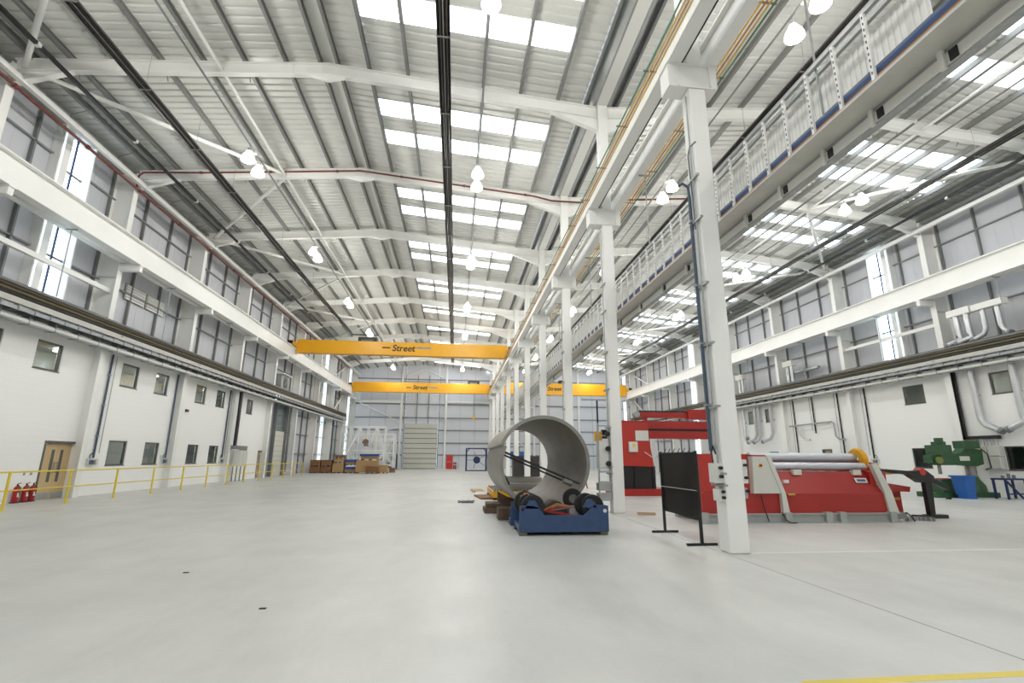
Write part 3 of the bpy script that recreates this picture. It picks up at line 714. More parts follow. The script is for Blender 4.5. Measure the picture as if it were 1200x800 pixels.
# ------------------------------------------------------------------ service trays along the side walls
def tray(s, F, nm):
    X = lambda d: F-s*d           # inwards from the flange
    b = lambda m, d0, d1, y0, y1, z0, z1: m.box(min(X(d0), X(d1)), max(X(d0), X(d1)), y0, y1, z0, z1)
    y0, y1 = Y_N, 66.0
    desc = (('olive', OLIVE), ('brown', BROWNP), ('grey', DGREY), ('dark', BROWNP), ('pale olive', OLIVE), ('black', HEAT))
    pos = ((.2, 7.06, .06), (.36, 7.04, .06), (.5, 6.98, .055), (.5, 6.86, .055), (.5, 6.74, .055), (.5, 6.61, .06))
    where = ('top, next to the columns', 'top, in the middle', 'uppermost of the front four', 'second of the front four', 'third of the front four', 'lowest of the front four')
    for (cn, m_), (d, z, r), w_ in zip(desc, pos, where):
        o = MB().cyl((X(d), y0, z), (X(d), y1, z), r, 8).build('service_pipe', m_, None, True)
        tag(o, '%s service pipe in the %s wall bundle, %s' % (cn, nm, w_), 'pipe', '%s wall service pipes' % nm)
    t = thing('pipe_ledge', 'pale steel ledge under the pipe bundle along the %s wall' % nm, 'ledge')
    b(MB(), 0, .58, y0, y1, 6.5, 6.545).build('ledge_plate', PURLT, t); b(MB(), .54, .58, y0, y1, 6.36, 6.5).build('ledge_lip', PURLT, t); b(MB(), .1, .14, y0, y1, 6.545, 7.0).build('pipe_backing', DGREY, t)
    k = 1
    while YK(k) < 60: b(MB(), -.0, .62, YK(k)-.05, YK(k)+.05, 6.48, 6.5).build('pipe_saddle', DGREY, t); k += 1
    t = thing('cable_ladder', 'cable ladder with blue cables below the pipes along the %s wall' % nm, 'cable ladder')
    for d in (.1, .56): b(MB(), d-.02, d+.02, y0, y1, 6.16, 6.28).build('side_rail', GALV, t)
    base = None; y = 9.0
    while y < 60:
        if base is None: base = b(MB(), .06, .60, -.018, .018, 6.14, 6.34).build('rung', GIRT, t); base.location = (0, y, 0)
        else: like(base, t, (0, y, 0))
        y += .65
    rnd = random.Random(3+s)
    for j, (d, m_) in enumerate(((.18, BCAB), (.27, BLACK), (.35, BCAB), (.43, PLAST), (.5, BCAB))):
        pts = []; y = y0
        while y < y1: pts.append((X(d+rnd.uniform(-.025, .025)), y, 6.27+rnd.uniform(-.02, .05))); y += 1.3
        MB().path(pts, .035, 6).build('cable', m_, t, True)
    t = thing('cable_trunking', 'grey perforated trunking lowest of the services along the %s wall' % nm, 'trunking')
    b(MB(), .12, .42, y0, y1, 5.86, 6.02).build('trunking_body', GALV, t)
    base = None; y = 12.0
    while y < 55:
        if base is None: base = b(MB(), .11, .43, -.025, .025, 5.84, 6.12).build('trunking_bracket', DGREY, t); base.location = (0, y, 0)
        else: like(base, t, (0, y, 0))
        y += 1.1
    b(MB(), .421, .43, y0, y1, 5.9, 5.98).build('trunking_lid', PLAST, t)
tray(-1, XL, 'left'); tray(1, XR, 'right')

# service gantry right of the central columns
t = thing('service_gantry', 'hung service gantry with ribbed white panels right of the central columns', 'gantry')
gx0 = XC+.47; gy1 = 62.0; tx = gx0+.36
MB().box(tx, tx+.12, Y_N, gy1, 6.25, 6.5).build('trunking_body', GALV, t)
MB().box(tx-.01, tx-.001, Y_N, gy1, 6.28, 6.44).build('trunking_lid', PLAST, t)
MB().box(gx0-.05, tx+.12, Y_N, gy1, 6.5, 6.53).build('tray_floor', PURLT, t)
MB().box(gx0-.05, gx0-.03, Y_N, gy1, 6.53, 6.55).build('tray_lip', GALV, t)
for dx, z in ((.0, 7.62), (.2, 7.66)): MB().box(gx0+dx-.03, gx0+dx+.03, Y_N, gy1, z, z+.07).build('top_rail', GALV, t)
MB().cyl((gx0+.08, Y_N, 6.71), (gx0+.08, gy1, 6.71), .075, 8).build('blue_pipe', BCAB, t, True)
MB().cyl((gx0+.015, Y_N, 6.61), (gx0+.015, gy1, 6.61), .024, 6).build('orange_cable', COPPER, t)
MB().cyl((gx0+.16, Y_N, 6.84), (gx0+.16, gy1, 6.84), .05, 8).build('grey_pipe', DGREY, t, True)
base = pb = None; y = 5.0
while y < 50:
    if base is None: base = MB().box(gx0-.045, gx0-.004, -.026, .026, 6.53, 7.64).build('strut_post', WHITE, t, loc=(0, y, 0))
    else: like(base, t, (0, y, 0))
    if y < 15:
        for z in [6.66+.1*i for i in range(10)]:
            if pb is None: pb = MB().box(gx0-.049, gx0-.044, -.008, .008, -.02, .02).build('strut_slot', BLACK, t, loc=(0, y, z))
            else: like(pb, t, (0, y, z))
    y += .57
base = None; y = 4.4
while y < 50:
    if base is None:
        m = MB().box(gx0+.3, gx0+.32, .0, 1.14, 6.62, 7.64)
        for i in range(12): m.box(gx0+.285, gx0+.3, .03+i*.095, .06+i*.095, 6.62, 7.64)
        base = m.build('ribbed_panel', WHITE, t, loc=(0, y, 0))
    else: like(base, t, (0, y, 0))
    y += 1.14
base = None
for y in (4.3, 5.35, 6.3, 7.4, 8.5, 9.8, 11.2, 12.7, 14.5, 16.5, 19, 22, 25.5, 29, 33):
    if base is None: base = MB().box(tx-.03, tx-.011, -.05, .05, 6.29, 6.43).build('socket_plate', BLACK, t, loc=(0, y, 0))
    else: like(base, t, (0, y, 0))
    MB().box(tx-.05, tx-.011, y+.1, y+.17, 6.24, 6.5).build('outlet_bracket', PLAST, t)

# ------------------------------------------------------------------ left wall fittings
def drop(s, F, y, z0, z1, nm, lab, m_=BPIPE, box=True, r=.04, cat='conduit'):
    t = thing('drop_conduit', lab, cat, (F+s*.30, y, 0))
    MB().cyl((0, 0, z0), (0, 0, z1), r, 8).build('conduit_run', m_, t, True)
    MB().cyl((-s*.02, .25, z0+.2), (-s*.02, .25, z1), .016, 6).build('thin_conduit', GALV, t)
    for z in (z0+.9, z0+2.2, z0+3.5):
        if z < z1-.2: MB().box(-.05, .05, -.06, .06, z-.02, z+.02).build('saddle', GALV, t)
    if box:
        MB().box(-.06, .05, -.3, .25, z0-.3, z0-.02).build('socket_box', PLAST, t)
        for j in range(3): MB().box(-s*.06-.03, -s*.06+.03, -.26+j*.18, -.14+j*.18, z0-.26, z0-.08).build('socket', (BCAB, DGREY, PLAST)[j], t)
        MB().path([(0, -.2, z0-.02), (0, -.22, z0+.12), (0, -.1, z0+.2), (0, 0, z0+.1)], .015, 6).build('cable', BLACK, t)
drop(-1, XL, 22.85, 1.5, 5.9, 'left', 'blue-grey conduit and sockets right of the double timber door')
drop(-1, XL, 28.1, 1.5, 5.9, 'left', 'blue-grey conduit and sockets between second and third window pairs, left wall')
drop(-1, XL, 34.5, 1.5, 5.9, 'left', 'blue-grey conduit and sockets after the third window pair, left wall')
drop(-1, XL, 41.95, 1.2, 5.9, 'left', 'slim conduit on the left wall between timber door and shutter', GALV, False)
drop(-1, XL, 46.9, .3, 6.0, 'left', 'dark pipe beside the roller shutter in the left wall', DGREY, False, .09)
t = thing('cable_riser', 'wide black cable riser above the grey distribution cabinet, left wall', 'cable riser', (XL+.1, 35.1, 0))
MB().box(-.02, .1, -.14, .14, 2.3, 6.0).build('riser_tray', BLACK, t); MB().box(-.05, .12, -.3, 1.9, 2.05, 2.3).build('cross_tray', DGREY, t)
t = thing('distribution_cabinet', 'pale distribution cabinet on thin legs behind the yellow railing', 'cabinet', (XL+.25, 35.6, 0))
MB().box(-.2, .2, -.35, .95, .95, 2.0).build('cabinet_body', PLAST, t)
for i in range(2): MB().box(.2, .22, -.32+i*.64, .28+i*.64, 1.0, 1.95).build('cabinet_door', MGREY, t)
for y in (-.3, .3, .9): MB().box(-.15, -.1, y-.025, y+.025, 0, .95).build('leg', DGREY, t); MB().box(.1, .15, y-.025, y+.025, 0, .95).build('leg', DGREY, t)
t = thing('alarm_box', 'small dark red alarm box high on the left block wall', 'alarm', (XL-.34, 29.5, 4.08)); MB().box(0, .06, -.14, .14, -.07, .07).build('alarm_body', mat('alarm_red', (96, 34, 30), .5), t)
t = thing('light_switch', 'small pale junction box low on the left wall by conduit', 'switch', (XL-.34, 27.75, 1.55)); MB().box(0, .05, -.06, .06, -.09, .09).build('switch_body', PLAST, t)
# fire extinguishers
for i, (y, c) in enumerate(((19.35, 'leftmost'), (19.72, 'middle'), (20.02, 'rightmost'))):
    t = thing('fire_extinguisher', 'red fire extinguisher by the double timber door, %s of three' % c, 'extinguisher', (XL-.22, y, 0), group='red fire extinguishers')
    MB().lathe([(0, .03), (.085, .03), (.09, .06), (.09, .44), (.07, .52), (.03, .56), (0, .56)], (0, 0, 0), 14).build('cylinder_body', EXTR, t, True)
    MB().cyl((0, 0, .56), (0, 0, .63), .02, 8).build('valve', BLACK, t); MB().bar((0, 0, .63), (.1, 0, .66), .02).build('lever', BLACK, t)
    MB().path([(.02, 0, .6), (.11, .02, .5), (.1, .03, .25)], .012, 6).build('hose', BLACK, t)
    MB().box(.086, .094, -.05, .05, .2, .34).build('instruction_label', PLAST, t)
    MB().box(-.09, .09, -.09, .09, 0, .03).build('foot_ring', BLACK, t)
for i, y in enumerate((19.68, 19.97)):
    t = thing('safety_sign', 'small round grey sign above the extinguishers, %s one' % ('left', 'right')[i], 'sign', (XL-.355, y, .95), group='small signs above extinguishers'); MB().cyl((0, 0, 0), (.012, 0, 0), .05, 12).build('sign_plate', GALV, t)

# yellow guard railing
posts = [14.3+2.42*i for i in range(14)]; XRAIL = -13.2
for i in range(len(posts)-1):
    t = thing('guard_railing', 'yellow guard railing panel along the left wall, %s from the camera' % (ORD[i] if i < 12 else 'last'), 'railing', (XRAIL, posts[i], 0), group='yellow guard railing panels')
    L = posts[i+1]-posts[i]
    MB().box(-.025, .025, -.025, .025, 0, 1.08).build('post', RAILY, t); MB().box(-.07, .07, -.07, .07, 0, .012).build('foot_plate', RAILY, t)
    if i == len(posts)-2: MB().box(-.025, .025, L-.025, L+.025, 0, 1.08).build('post', RAILY, t)
    MB().cyl((0, 0, 1.1), (0, L, 1.1), .024, 10).build('top_rail', RAILY, t, True); MB().cyl((0, 0, .56), (0, L, .56), .02, 10).build('mid_rail', RAILY, t, True)

# louvre vents and fan on the left cladding
t = thing('louvre_vent', 'pair of white louvre vents in the cladding below the left runway', 'vent', (XL-.82, 23.6, 8.72))
for j in range(2):
    MB().box(-.06, -.04, j*1.6, j*1.6+1.45, 0, .75).build('vent_backing', DGREY, t)
    for i in range(6): MB().frust([(-.05, j*1.6+.03, i*.12+.02), (.05, j*1.6+.03, i*.12), (.05, j*1.6+1.42, i*.12), (-.05, j*1.6+1.42, i*.12+.02)], [(-.05, j*1.6+.03, i*.12+.12), (.03, j*1.6+.03, i*.12+.1), (.03, j*1.6+1.42, i*.12+.1), (-.05, j*1.6+1.42, i*.12+.12)]).build('louvre_blade', WHITE, t)
t = thing('wall_fan', 'grey axial fan unit on the left cladding above the shutter', 'fan', (XL-.5, 44.6, 7.9))
MB().box(-.3, .2, -1.0, 1.0, -.75, .6).build('fan_housing', GALV, t); MB().cyl((.2, 0, 0), (.24, 0, 0), .5, 20).build('fan_grille', DGREY, t)
for i in range(5):
    a = i*1.2566; MB().bar((.25, 0, 0), (.26, .42*math.cos(a), .42*math.sin(a)), .12, .02).build('fan_blade', GALV, t)
MB().box(-.35, .4, -1.15, 1.15, .62, .7).build('fan_shelf', WHITE, t)

# ------------------------------------------------------------------ right wall fittings
drop(1, XR, 29.55, 1.6, 5.9, 'right', 'black conduit on right wall left of the timber door', BLACK, False)
drop(1, XR, 33.9, 1.5, 5.9, 'right', 'black conduit on right wall behind the plate roll control desk', BLACK, False)
drop(1, XR, 31.9, 3.4, 5.9, 'right', 'short black conduit ending above the timber door, right wall', BLACK, False)
drop(1, XR, 27.35, 1.7, 5.9, 'right', 'black conduit with dark box on right wall beyond the red roll machine', BLACK, True)
t = thing('cable_riser', 'wide black cable riser beside the radial drill, right wall', 'cable riser', (XR+.2, 21.75, 0)); MB().box(-.06, .06, -.14, .14, 2.6, 5.9).build('riser_tray', BLACK, t)
MB().box(-.06, .1, -1.6, .1, 2.6, 2.75).build('cross_tray', BLACK, t)
t = thing('switchgear_panel', 'cluster of pale switchgear boxes on right wall beside the radial drill', 'switchgear', (XR+.1, 20.15, 0))
for i, (y, z, w_, h) in enumerate(((.05, 1.25, .5, .55), (.05, 1.82, .5, .45), (.6, 1.25, .55, .62), (.6, 1.9, .55, .38))):
    MB().box(0, .2, y, y+w_, z, z+h).build('switch_box', PLAST, t); MB().box(-.015, 0, y+.03, y+w_-.03, z+.03, z+h-.03).build('box_cover', MGREY, t)
for j in range(7): MB().cyl((.08, .1+j*.15, 2.3), (.08, .1+j*.15, 2.6), .02, 6).build('cable', GALV, t)
# extract ducts
def duct(pts, r, lab, box=None):
    t = thing('extract_duct', lab, 'duct')
    MB().path(pts, r, 14).build('duct_run', DUCT, t, True)
    p = Vector(pts[-1]); d = (p-Vector(pts[-2])).normalized()
    MB().cyl(p-d*.02, p+d*.14, r*1.12, 14).build('duct_nozzle', DGREY, t)
    if box: MB().box(*box).build('filter_box', WHITE, t)
    if pts[0][2] < 6: MB().box(min(pts[0][0], XR+.36), XR+.36, pts[0][1]-.05, pts[0][1]+.05, 4.6, 4.68).build('duct_bracket', GALV, t)
xd = XR+.15
def bend(y, zt, zb, y2, z2, x=xd): return [(x, y, zt), (x, y, zb+.35), (x, y-.02, zb+.15), (x, y-.1, zb), (x-.05, y-.25, zb-.12), (x-.05, y2, z2)]
duct(bend(20.75, 5.85, 3.35, 19.95, 2.95), .14, 'silver extract duct bending over the switchgear boxes, right wall')
duct(bend(18.95, 5.85, 3.3, 19.6, 3.05)[:4]+[(xd-.05, 19.2, 3.15), (xd-.1, 19.5, 3.0)], .14, 'silver extract duct at the right edge of the picture')
for i, (y, lab) in enumerate(((20.65, 'leftmost'), (20.15, 'second'), (19.4, 'third'), (18.75, 'rightmost'))):
    e = (-.5, -.5, .55, -.55)[i]
    duct([(xd-.3, y, 8.55), (xd-.3, y, 7.6), (xd-.32, y+e*.2, 7.35), (xd-.5, y-e*.9 if i < 2 else y+e*.8, 7.15)], .13 if i < 2 else .11, 'pale duct dropping from a filter box above the right tray, %s of four' % lab,
         (xd-.48, xd-.1, 19.85, 20.95, 8.5, 8.82) if i == 0 else ((xd-.48, xd-.1, 18.4, 19.75, 8.5, 8.78) if i == 2 else None))
t = thing('gas_pipe', 'grey pipe with elbows crossing the right wall above the timber door', 'pipe', (xd-.05, 0, 0))
for y in (30.6, 33.8): MB().box(0, .26, y-.04, y+.04, 3.98, 4.06).build('pipe_bracket', GALV, t)
MB().path([(0, 34.3, 4.0), (0, 30.1, 4.05), (0, 29.9, 3.95), (0, 29.85, 3.1), (0, 29.6, 2.9), (0, 29.1, 2.88)], .06, 8).build('pipe_run', GALV, t, True)
MB().path([(0, 33.3, 3.9), (0, 33.2, 3.3), (0, 32.9, 3.0), (0, 32.3, 2.95)], .08, 8).build('elbow', DUCT, t, True)
for i, (y, e, lab) in enumerate(((40.1, -.6, 'leftmost'), (38.4, .9, 'second'), (37.9, .6, 'third'), (36.3, 1.0, 'rightmost'))):
    duct([(xd-.05, y, 5.8), (xd-.05, y, 3.6), (xd-.1, y+e*.3, 3.2), (xd-.25, y+e*1.0, 3.0 if i else 3.3)], .13, 'silver extract duct above the roll machine control desk, %s of four' % lab)
for i, y in enumerate((33.2, 39.6)):
    t = thing('filter_unit', 'small pale filter unit on the right cladding above the tray, %s one' % ('nearer', 'farther')[i], 'filter unit', (xd-.25, y, 7.4)); MB().box(-.2, .25, -.5, .5, .9, 1.3).build('unit_body', MGREY, t)
    for dy in (-.22, .22): MB().cyl((0, dy, -.3), (0, dy, .9), .12, 10).build('duct_leg', DUCT, t, True)
o = MB().cyl((XR+.5, 31.0, 7.9), (XR+.5, 34.4, 7.9), .12, 12).build('wall_duct', DUCT, None, True); tag(o, 'horizontal silver duct on the right cladding between columns', 'duct')
t = thing('wall_poster', 'blue and white striped board behind the window above the roll machine desk', 'notice', (XR+.62, 36.9, 1.7)); MB().box(-.012, 0, -.75, .75, -.6, .6).build('notice_board', BIN, t)
for i in range(5): MB().box(-.016, -.012, -.6, .6, -.45+i*.2, -.37+i*.2).build('notice_stripe', PLAST, t)
# ------------------------------------------------------------------ rolled steel shell on turning rolls
t = thing('steel_shell', 'large rolled grey steel cylinder with an open lapped seam', 'steel cylinder', (2.2, 12.35, 1.48))
m = MB(); N = 72; LEN = 5.4; a0 = math.radians(157)
for y in (0, LEN):
    for i in range(N+1):
        a = a0+2*math.pi*i/N*1.004; r = 1.02+.09*i/N
        m.v += [(r*math.cos(a), y, r*math.sin(a)), ((r+.085)*math.cos(a), y, (r+.085)*math.sin(a))]
K = 2*(N+1)
for i in range(N):
    A, B = 2*i, 2*i+2
    m.f += [(A, B, K+B, K+A), (A+1, K+A+1, K+B+1, B+1), (A, A+1, B+1, B), (K+A, K+B, K+B+1, K+A+1)]
m.f += [(0, K, K+1, 1), (2*N, 2*N+1, K+2*N+1, K+2*N)]
m.build('shell_plate', STEELM, t, True)
for y in (1.8, 3.6):
    m = MB(); 
    for i in range(N):
        a, b = a0+2*math.pi*i/N, a0+2*math.pi*(i+1)/N; r, q = 1.02+.09*i/N, 1.02+.09*(i+1)/N
        n = len(m.v); m.v += [((r-.006)*math.cos(a), y, (r-.006)*math.sin(a)), ((q-.006)*math.cos(b), y, (q-.006)*math.sin(b)), ((q-.006)*math.cos(b), y+.03, (q-.006)*math.sin(b)), ((r-.006)*math.cos(a), y+.03, (r-.006)*math.sin(a))]; m.f.append((n, n+1, n+2, n+3))
    m.build('weld_seam', DGREY, t)
t = thing('bracing_strut', 'black twin-bar strut braced diagonally inside the steel cylinder', 'strut', (2.2, 12.55, 1.48))
MB().bar((-1.02, 0, .28), (.92, 0, -.5), .07, .05).bar((-1.0, .12, .2), (.5, .12, -.42), .05, .04).build('strut_bars', BLACK, t)
MB().cyl((.5, -.02, -.42), (.72, -.02, -.5), .07, 10).build('strut_jack', STEELM, t)
MB().bar((-.98, .0, -.3), (-.86, 0, -.52), .05).build('strut_wedge', BLACK, t)

# turning roll, powered, in front
t = thing('turning_roll', 'blue turning roll stand with black rubber wheels in front of the cylinder', 'turning roll', (2.36, 10.9, 0))
prof = [(-.98, .07), (.98, .07), (.98, .6), (.9, .62), (.66, .62), (.44, .41), (-.42, .41), (-.56, .58), (-.72, .62), (-.96, .6)]
o = MB().prism(prof, 'y', 0, .05).build('front_plate', BLUE, t); chamfer(o, .008)
MB().prism([(x*1.0-.06, z) for x, z in prof], 'y', 1.1, 1.15).build('rear_plate', BLUE, t)
MB().box(-.95, .95, .05, 1.1, .07, .2).build('base_tray', BLUE, t)
for x in (-.88, .88):
    for y in (.1, 1.05): MB().box(x-.08, x+.08, y-.08, y+.08, 0, .07).build('leveling_foot', mat('foot_green', (96, 104, 78), .6), t)
for x, z in ((.57, .62), (-.69, .6)):
    m = MB().prism([(x-.16, z-.05), (x+.16, z-.05), (x+.06, z+.12), (x-.06, z+.12)], 'y', -.0, .05); m.build('bearing_block', BLUE, t)
def roll_wheel(x, y, z, r, w_=.14):
    wv = MB().lathe([(r*.45, 0), (r*.95, 0), (r, .02), (r, w_-.02), (r*.95, w_), (r*.45, w_)], (x, y, z), 24, 'y').build('wheel', RUBBER, t, True)
    MB().lathe([(0, .03), (r*.45, .03), (r*.5, .02), (r*.5, w_-.02), (r*.45, w_-.03), (0, w_-.03)], (x, y, z), 16, 'y').build('wheel_hub', STEELM, wv, True)
    for i in range(4):
        a = i*math.pi/2+.4; MB().cyl((x+r*.3*math.cos(a), y+.022, z+r*.3*math.sin(a)), (x+r*.3*math.cos(a), y+.032, z+r*.3*math.sin(a)), .02, 8).build('wheel_bolt', DGREY, wv)
for x, y, z, r in ((.66, .08, .58, .25), (.56, .26, .6, .25), (.42, .92, .68, .23), (-.66, .08, .58, .25), (-.7, .3, .6, .25), (-.76, .62, .62, .25)): roll_wheel(x, y, z, r)
mo = MB().cyl((-.1, .45, .45), (-.1, .9, .45), .22, 18).build('drive_motor', mat('motor_brown', (84, 74, 66), .5, .3, var=.2), t, True)
MB().box(.2, .55, .35, .7, .38, .55).build('gearbox', GALV, t)
MB().bar((-.45, .3, .5), (.42, .3, .34), .05).build('drive_shaft', MREDL, t)
rnd = random.Random(5)
for j, (m_, r) in enumerate(((COPPER, .014), (COPPER, .014), (MRED, .014), (DGREY, .016))):
    pts = [(-.85+rnd.uniform(-.05, .05), .3+j*.05, .75+rnd.uniform(-.05, .1)), (-.75, .25, .85), (-.66+j*.04, .2, .6), (-.5, .25+j*.08, .45), (-.1, .3, .62-j*.04), (.3, .35, .55), (.45, .4, .45)]
    MB().path(pts, r, 6).build('cable', m_, t, True)
MB().cyl((.9, -.012, .5), (.9, 0, .5), .04, 14).build('maker_badge', PLAST, t); MB().cyl((-.9, -.012, .53), (-.9, 0, .53), .035, 14).build('lifting_hole', BLACK, t)
# idler roll under the shell
t = thing('idler_roll', 'low blue idler roll frame hidden below the steel cylinder', 'turning roll', (2.2, 13.0, 0))
MB().box(-.8, .8, -.14, .14, .0, .14).build('idler_frame', BLUE, t)
for x in (-.6, .6): MB().lathe([(0, -.1), (.205, -.1), (.21, -.08), (.21, .08), (.205, .1), (0, .1)], (x, 0, .27), 20, 'y').build('wheel', RUBBER, t, True)
t = thing('timber_cradle', 'dark timber cradle under the far end of the steel cylinder', 'cradle', (2.2, 17.2, 0))
MB().prism([(-.75, 0), (.75, 0), (.75, .5), (.4, .32), (0, .265), (-.4, .32), (-.75, .5)], 'y', -.12, .12).build('cradle_block', mat('dark_timber', (112, 94, 78), .75, var=.2, scale=7), t)
# timber packers
for i, (x, y, z, w_, d, h, lab) in enumerate(((1.15, 15.7, 0, .5, .9, .14, 'lower timber packer in the stack left of the cylinder'), (1.18, 15.8, .14, .42, .8, .13, 'upper timber packer in the stack left of the cylinder'), (1.42, 13.9, 0, .5, .5, .3, 'single square timber block left of the cylinder'))):
    o = MB().box(-w_/2, w_/2, -d/2, d/2, 0, h).build('timber_packer', mat('dark_timber', (112, 94, 78), .75, var=.2, scale=7), None, loc=(x, y, z)); chamfer(o, .012); tag(o, lab, 'timber block')
# yellow lifting table behind
t = thing('plate_table', 'low yellow table with grey plates and slats behind the cylinder', 'table', (2.6, 20.0, 0))
MB().box(-1.1, 1.2, 0, 3.6, .08, .32).build('table_body', YELLOW, t)
for i in range(18): MB().box(-1.05+i*.125, -1.0+i*.125, -.02, 3.55, .32, .38).build('table_slat', DGREY, t)
MB().box(-.7, 1.0, .4, 3.2, .38, .6).build('plate_stack', STEELM, t); MB().lathe([(.78, 0), (.95, 0), (.95, .2), (.78, .2)], (.2, 1.8, .6), 28).build('steel_ring', STEELM, t, True)
for x in (-1.0, 1.1):
    for y in (.1, 3.5): MB().box(x-.08, x+.08, y-.08, y+.08, 0, .08).build('foot', BLACK, t)
for i, (x, y, r, lab) in enumerate(((1.25, 21.2, .12, 'lower loose timber board leaning out left of the yellow table'), (1.22, 23.2, -.1, 'pale loose board left of the yellow table'), (1.15, 25.2, .05, 'farther loose board left of the yellow table'))):
    o = MB().box(-.3, .25, -.9, .9, 0, .06).build('loose_board', (WOODD, PLAST, WOODC)[i], None, loc=(x, y, .0)); o.rotation_euler = (0, 0, r); tag(o, lab, 'board')
t = thing('scrap_offcuts', 'small heap of dark steel offcuts on the floor left of the yellow table', 'offcuts', (.45, 18.9, 0))
for i in range(9): MB().bar((rnd.uniform(-.3, .3), rnd.uniform(-.3, .3), .02), (rnd.uniform(-.3, .3), rnd.uniform(-.3, .3), .05), .04).build('offcut', DGREY, t)

# ------------------------------------------------------------------ black welding screen
t = thing('welding_screen', 'black welding screen on two feet beside the nearest column', 'screen', (4.72, 9.5, 0))
for y in (0, 1.7):
    MB().box(-.025, .025, y-.025, y+.025, .02, 1.76).build('upright', BLACK, t); MB().box(-.3, .3, y-.03, y+.03, 0, .045).build('foot', BLACK, t)
MB().box(-.02, .02, .025, 1.675, 1.7, 1.74).box(-.02, .02, .025, 1.675, .47, .51).build('frame_rail', BLACK, t)
m = MB(); n = 40
for i in range(n+1):
    y = .03+1.64*i/n; dx = .002*math.sin(i*.35); m.v += [(dx, y, .5), (dx*.6, y, 1.1), (dx*.2, y, 1.72)]
m.f = [(3*i+j, 3*i+3+j, 3*i+4+j, 3*i+1+j) for i in range(n) for j in (0, 1)]; m.build('curtain', mat('black_curtain', (30, 29, 29), .35, var=.2), t, True)
MB().cyl((-.03, 0, 1.0), (-.03, 1.7, 1.0), .008, 6).build('tie_wire', GALV, t)
for i in range(6): MB().bar((0, .3+i*.24, 1.74), (.03, .26+i*.24, 1.82), .012).build('curtain_hook', BLACK, t)

# ------------------------------------------------------------------ red plate rolling machine
t = thing('plate_roll', 'red plate bending roll machine with silver rollers and grey control desk', 'machine', (0, 12.5, 0))
MB().prism(ipoly(.09, .0, .24, .18, .03, .05), 'x', 6.3, 11.85).build('front_base_beam', BASEG, t)
MB().box(6.3, 11.85, 1.5, 1.68, 0, .24).build('rear_base_beam', BASEG, t)
for x in (6.35, 8.62, 9.75, 10.15, 11.6): MB().box(x-.09, x+.09, -.03, .12, .0, .27).build('base_bracket', BASEG, t)
MB().prism([(.12, .24), (.12, .72), (.38, 1.28), (1.4, 1.28), (1.5, .72), (1.5, .24)], 'x', 8.66, 11.6).build('machine_body', MRED, t)
MB().box(8.68, 11.58, .105, .12, .715, .735).build('panel_seam', MREDL, t)
MB().box(6.35, 8.5, .12, 1.5, .24, .74).build('left_plinth', MRED, t)
MB().box(6.45, 7.75, .2, 1.45, .74, 1.74).build('left_housing', MREDL, t)
MB().prism([(7.75, .74), (8.52, .74), (8.2, 1.68), (7.8, 1.68)], 'y', .02, .7).build('control_desk', MGREY, t)
MB().box(7.8, 8.2, .05, .65, 1.68, 1.72).build('desk_cap', MREDL, t)
MB().cyl((8.0, .0, 1.45), (8.0, .02, 1.45), .05, 14).build('yellow_plate', YELLOW, t); MB().cyl((8.0, -.03, 1.45), (8.0, .0, 1.45), .028, 12).build('stop_button', EXTR, t)
MB().prism([(8.5, .2), (8.68, .2), (8.62, .74), (8.3, 1.7), (8.18, 1.7), (8.5, .74)], 'y', .0, .12).build('left_end_frame', MGREY, t)
MB().prism([(11.58, .2), (11.86, .2), (11.72, .8), (11.42, 1.5), (11.26, 1.5), (11.5, .8)], 'y', .06, .2).build('right_end_frame', MGREY, t)
MB().box(11.26, 11.75, .2, 1.4, .24, 1.3).build('right_housing', MRED, t)
for z, y, r in ((1.66, .85, .13), (1.42, .55, .11)): MB().cyl((8.2, y, z), (11.42, y, z), r, 24).build('roller', CHROME, t, True)
MB().cyl((8.3, 1.2, 1.4), (11.3, 1.2, 1.4), .11, 20).build('roller', CHROME, t, True)
MB().lathe([(.13, -.08), (.3, -.08), (.34, -.03), (.34, .03), (.3, .08), (.13, .08)], (11.5, .8, 1.6), 24, 'x').build('yellow_end_ring', YELLOW, t, True)
for x in (9.22, 10.98): MB().box(x-.12, x+.12, .28, .4, 1.2, 1.34).build('lifting_lug', MGREY, t)
MB().prism([(.222, 1.0), (.275, 1.12), (.265, 1.125), (.212, 1.005)], 'x', 10.85, 11.2).build('name_plate', PLAST, t)
MB().prism([(.223, .985+.05), (.25, 1.09), (.243, 1.094), (.216, 1.04)], 'x', 10.9, 11.15).build('name_plate_print', BCAB, t)
MB().prism([(.2, .95), (.25, 1.06), (.243, 1.063), (.193, .953)], 'x', 11.42, 11.5).build('warning_label', PLAST, t)
MB().box(8.66, 8.8, .08, .14, 1.0, 1.08).build('warning_label', PLAST, t)
MB().cyl((8.72, .08, .7), (8.92, .08, .7), .03, 10).build('hydraulic_valve', mat('brass', (190, 150, 80), .35, .8), t)
MB().path([(7.95, .05, .7), (7.98, .0, .35), (8.05, -.03, .05)], .014, 6).build('cable', BLACK, t); MB().path([(8.45, .0, .28), (8.5, -.05, .1), (8.62, -.08, .02), (8.8, -.05, .02)], .014, 6).build('cable', BLACK, t)
MB().box(11.75, 12.05, .05, .3, .08, .24).build('hydraulic_block', DGREY, t)
MB().path([(11.9, .1, .2), (12.05, .05, .24), (12.15, .0, .12), (12.2, 0, .02)], .02, 6).build('hose', BLACK, t)
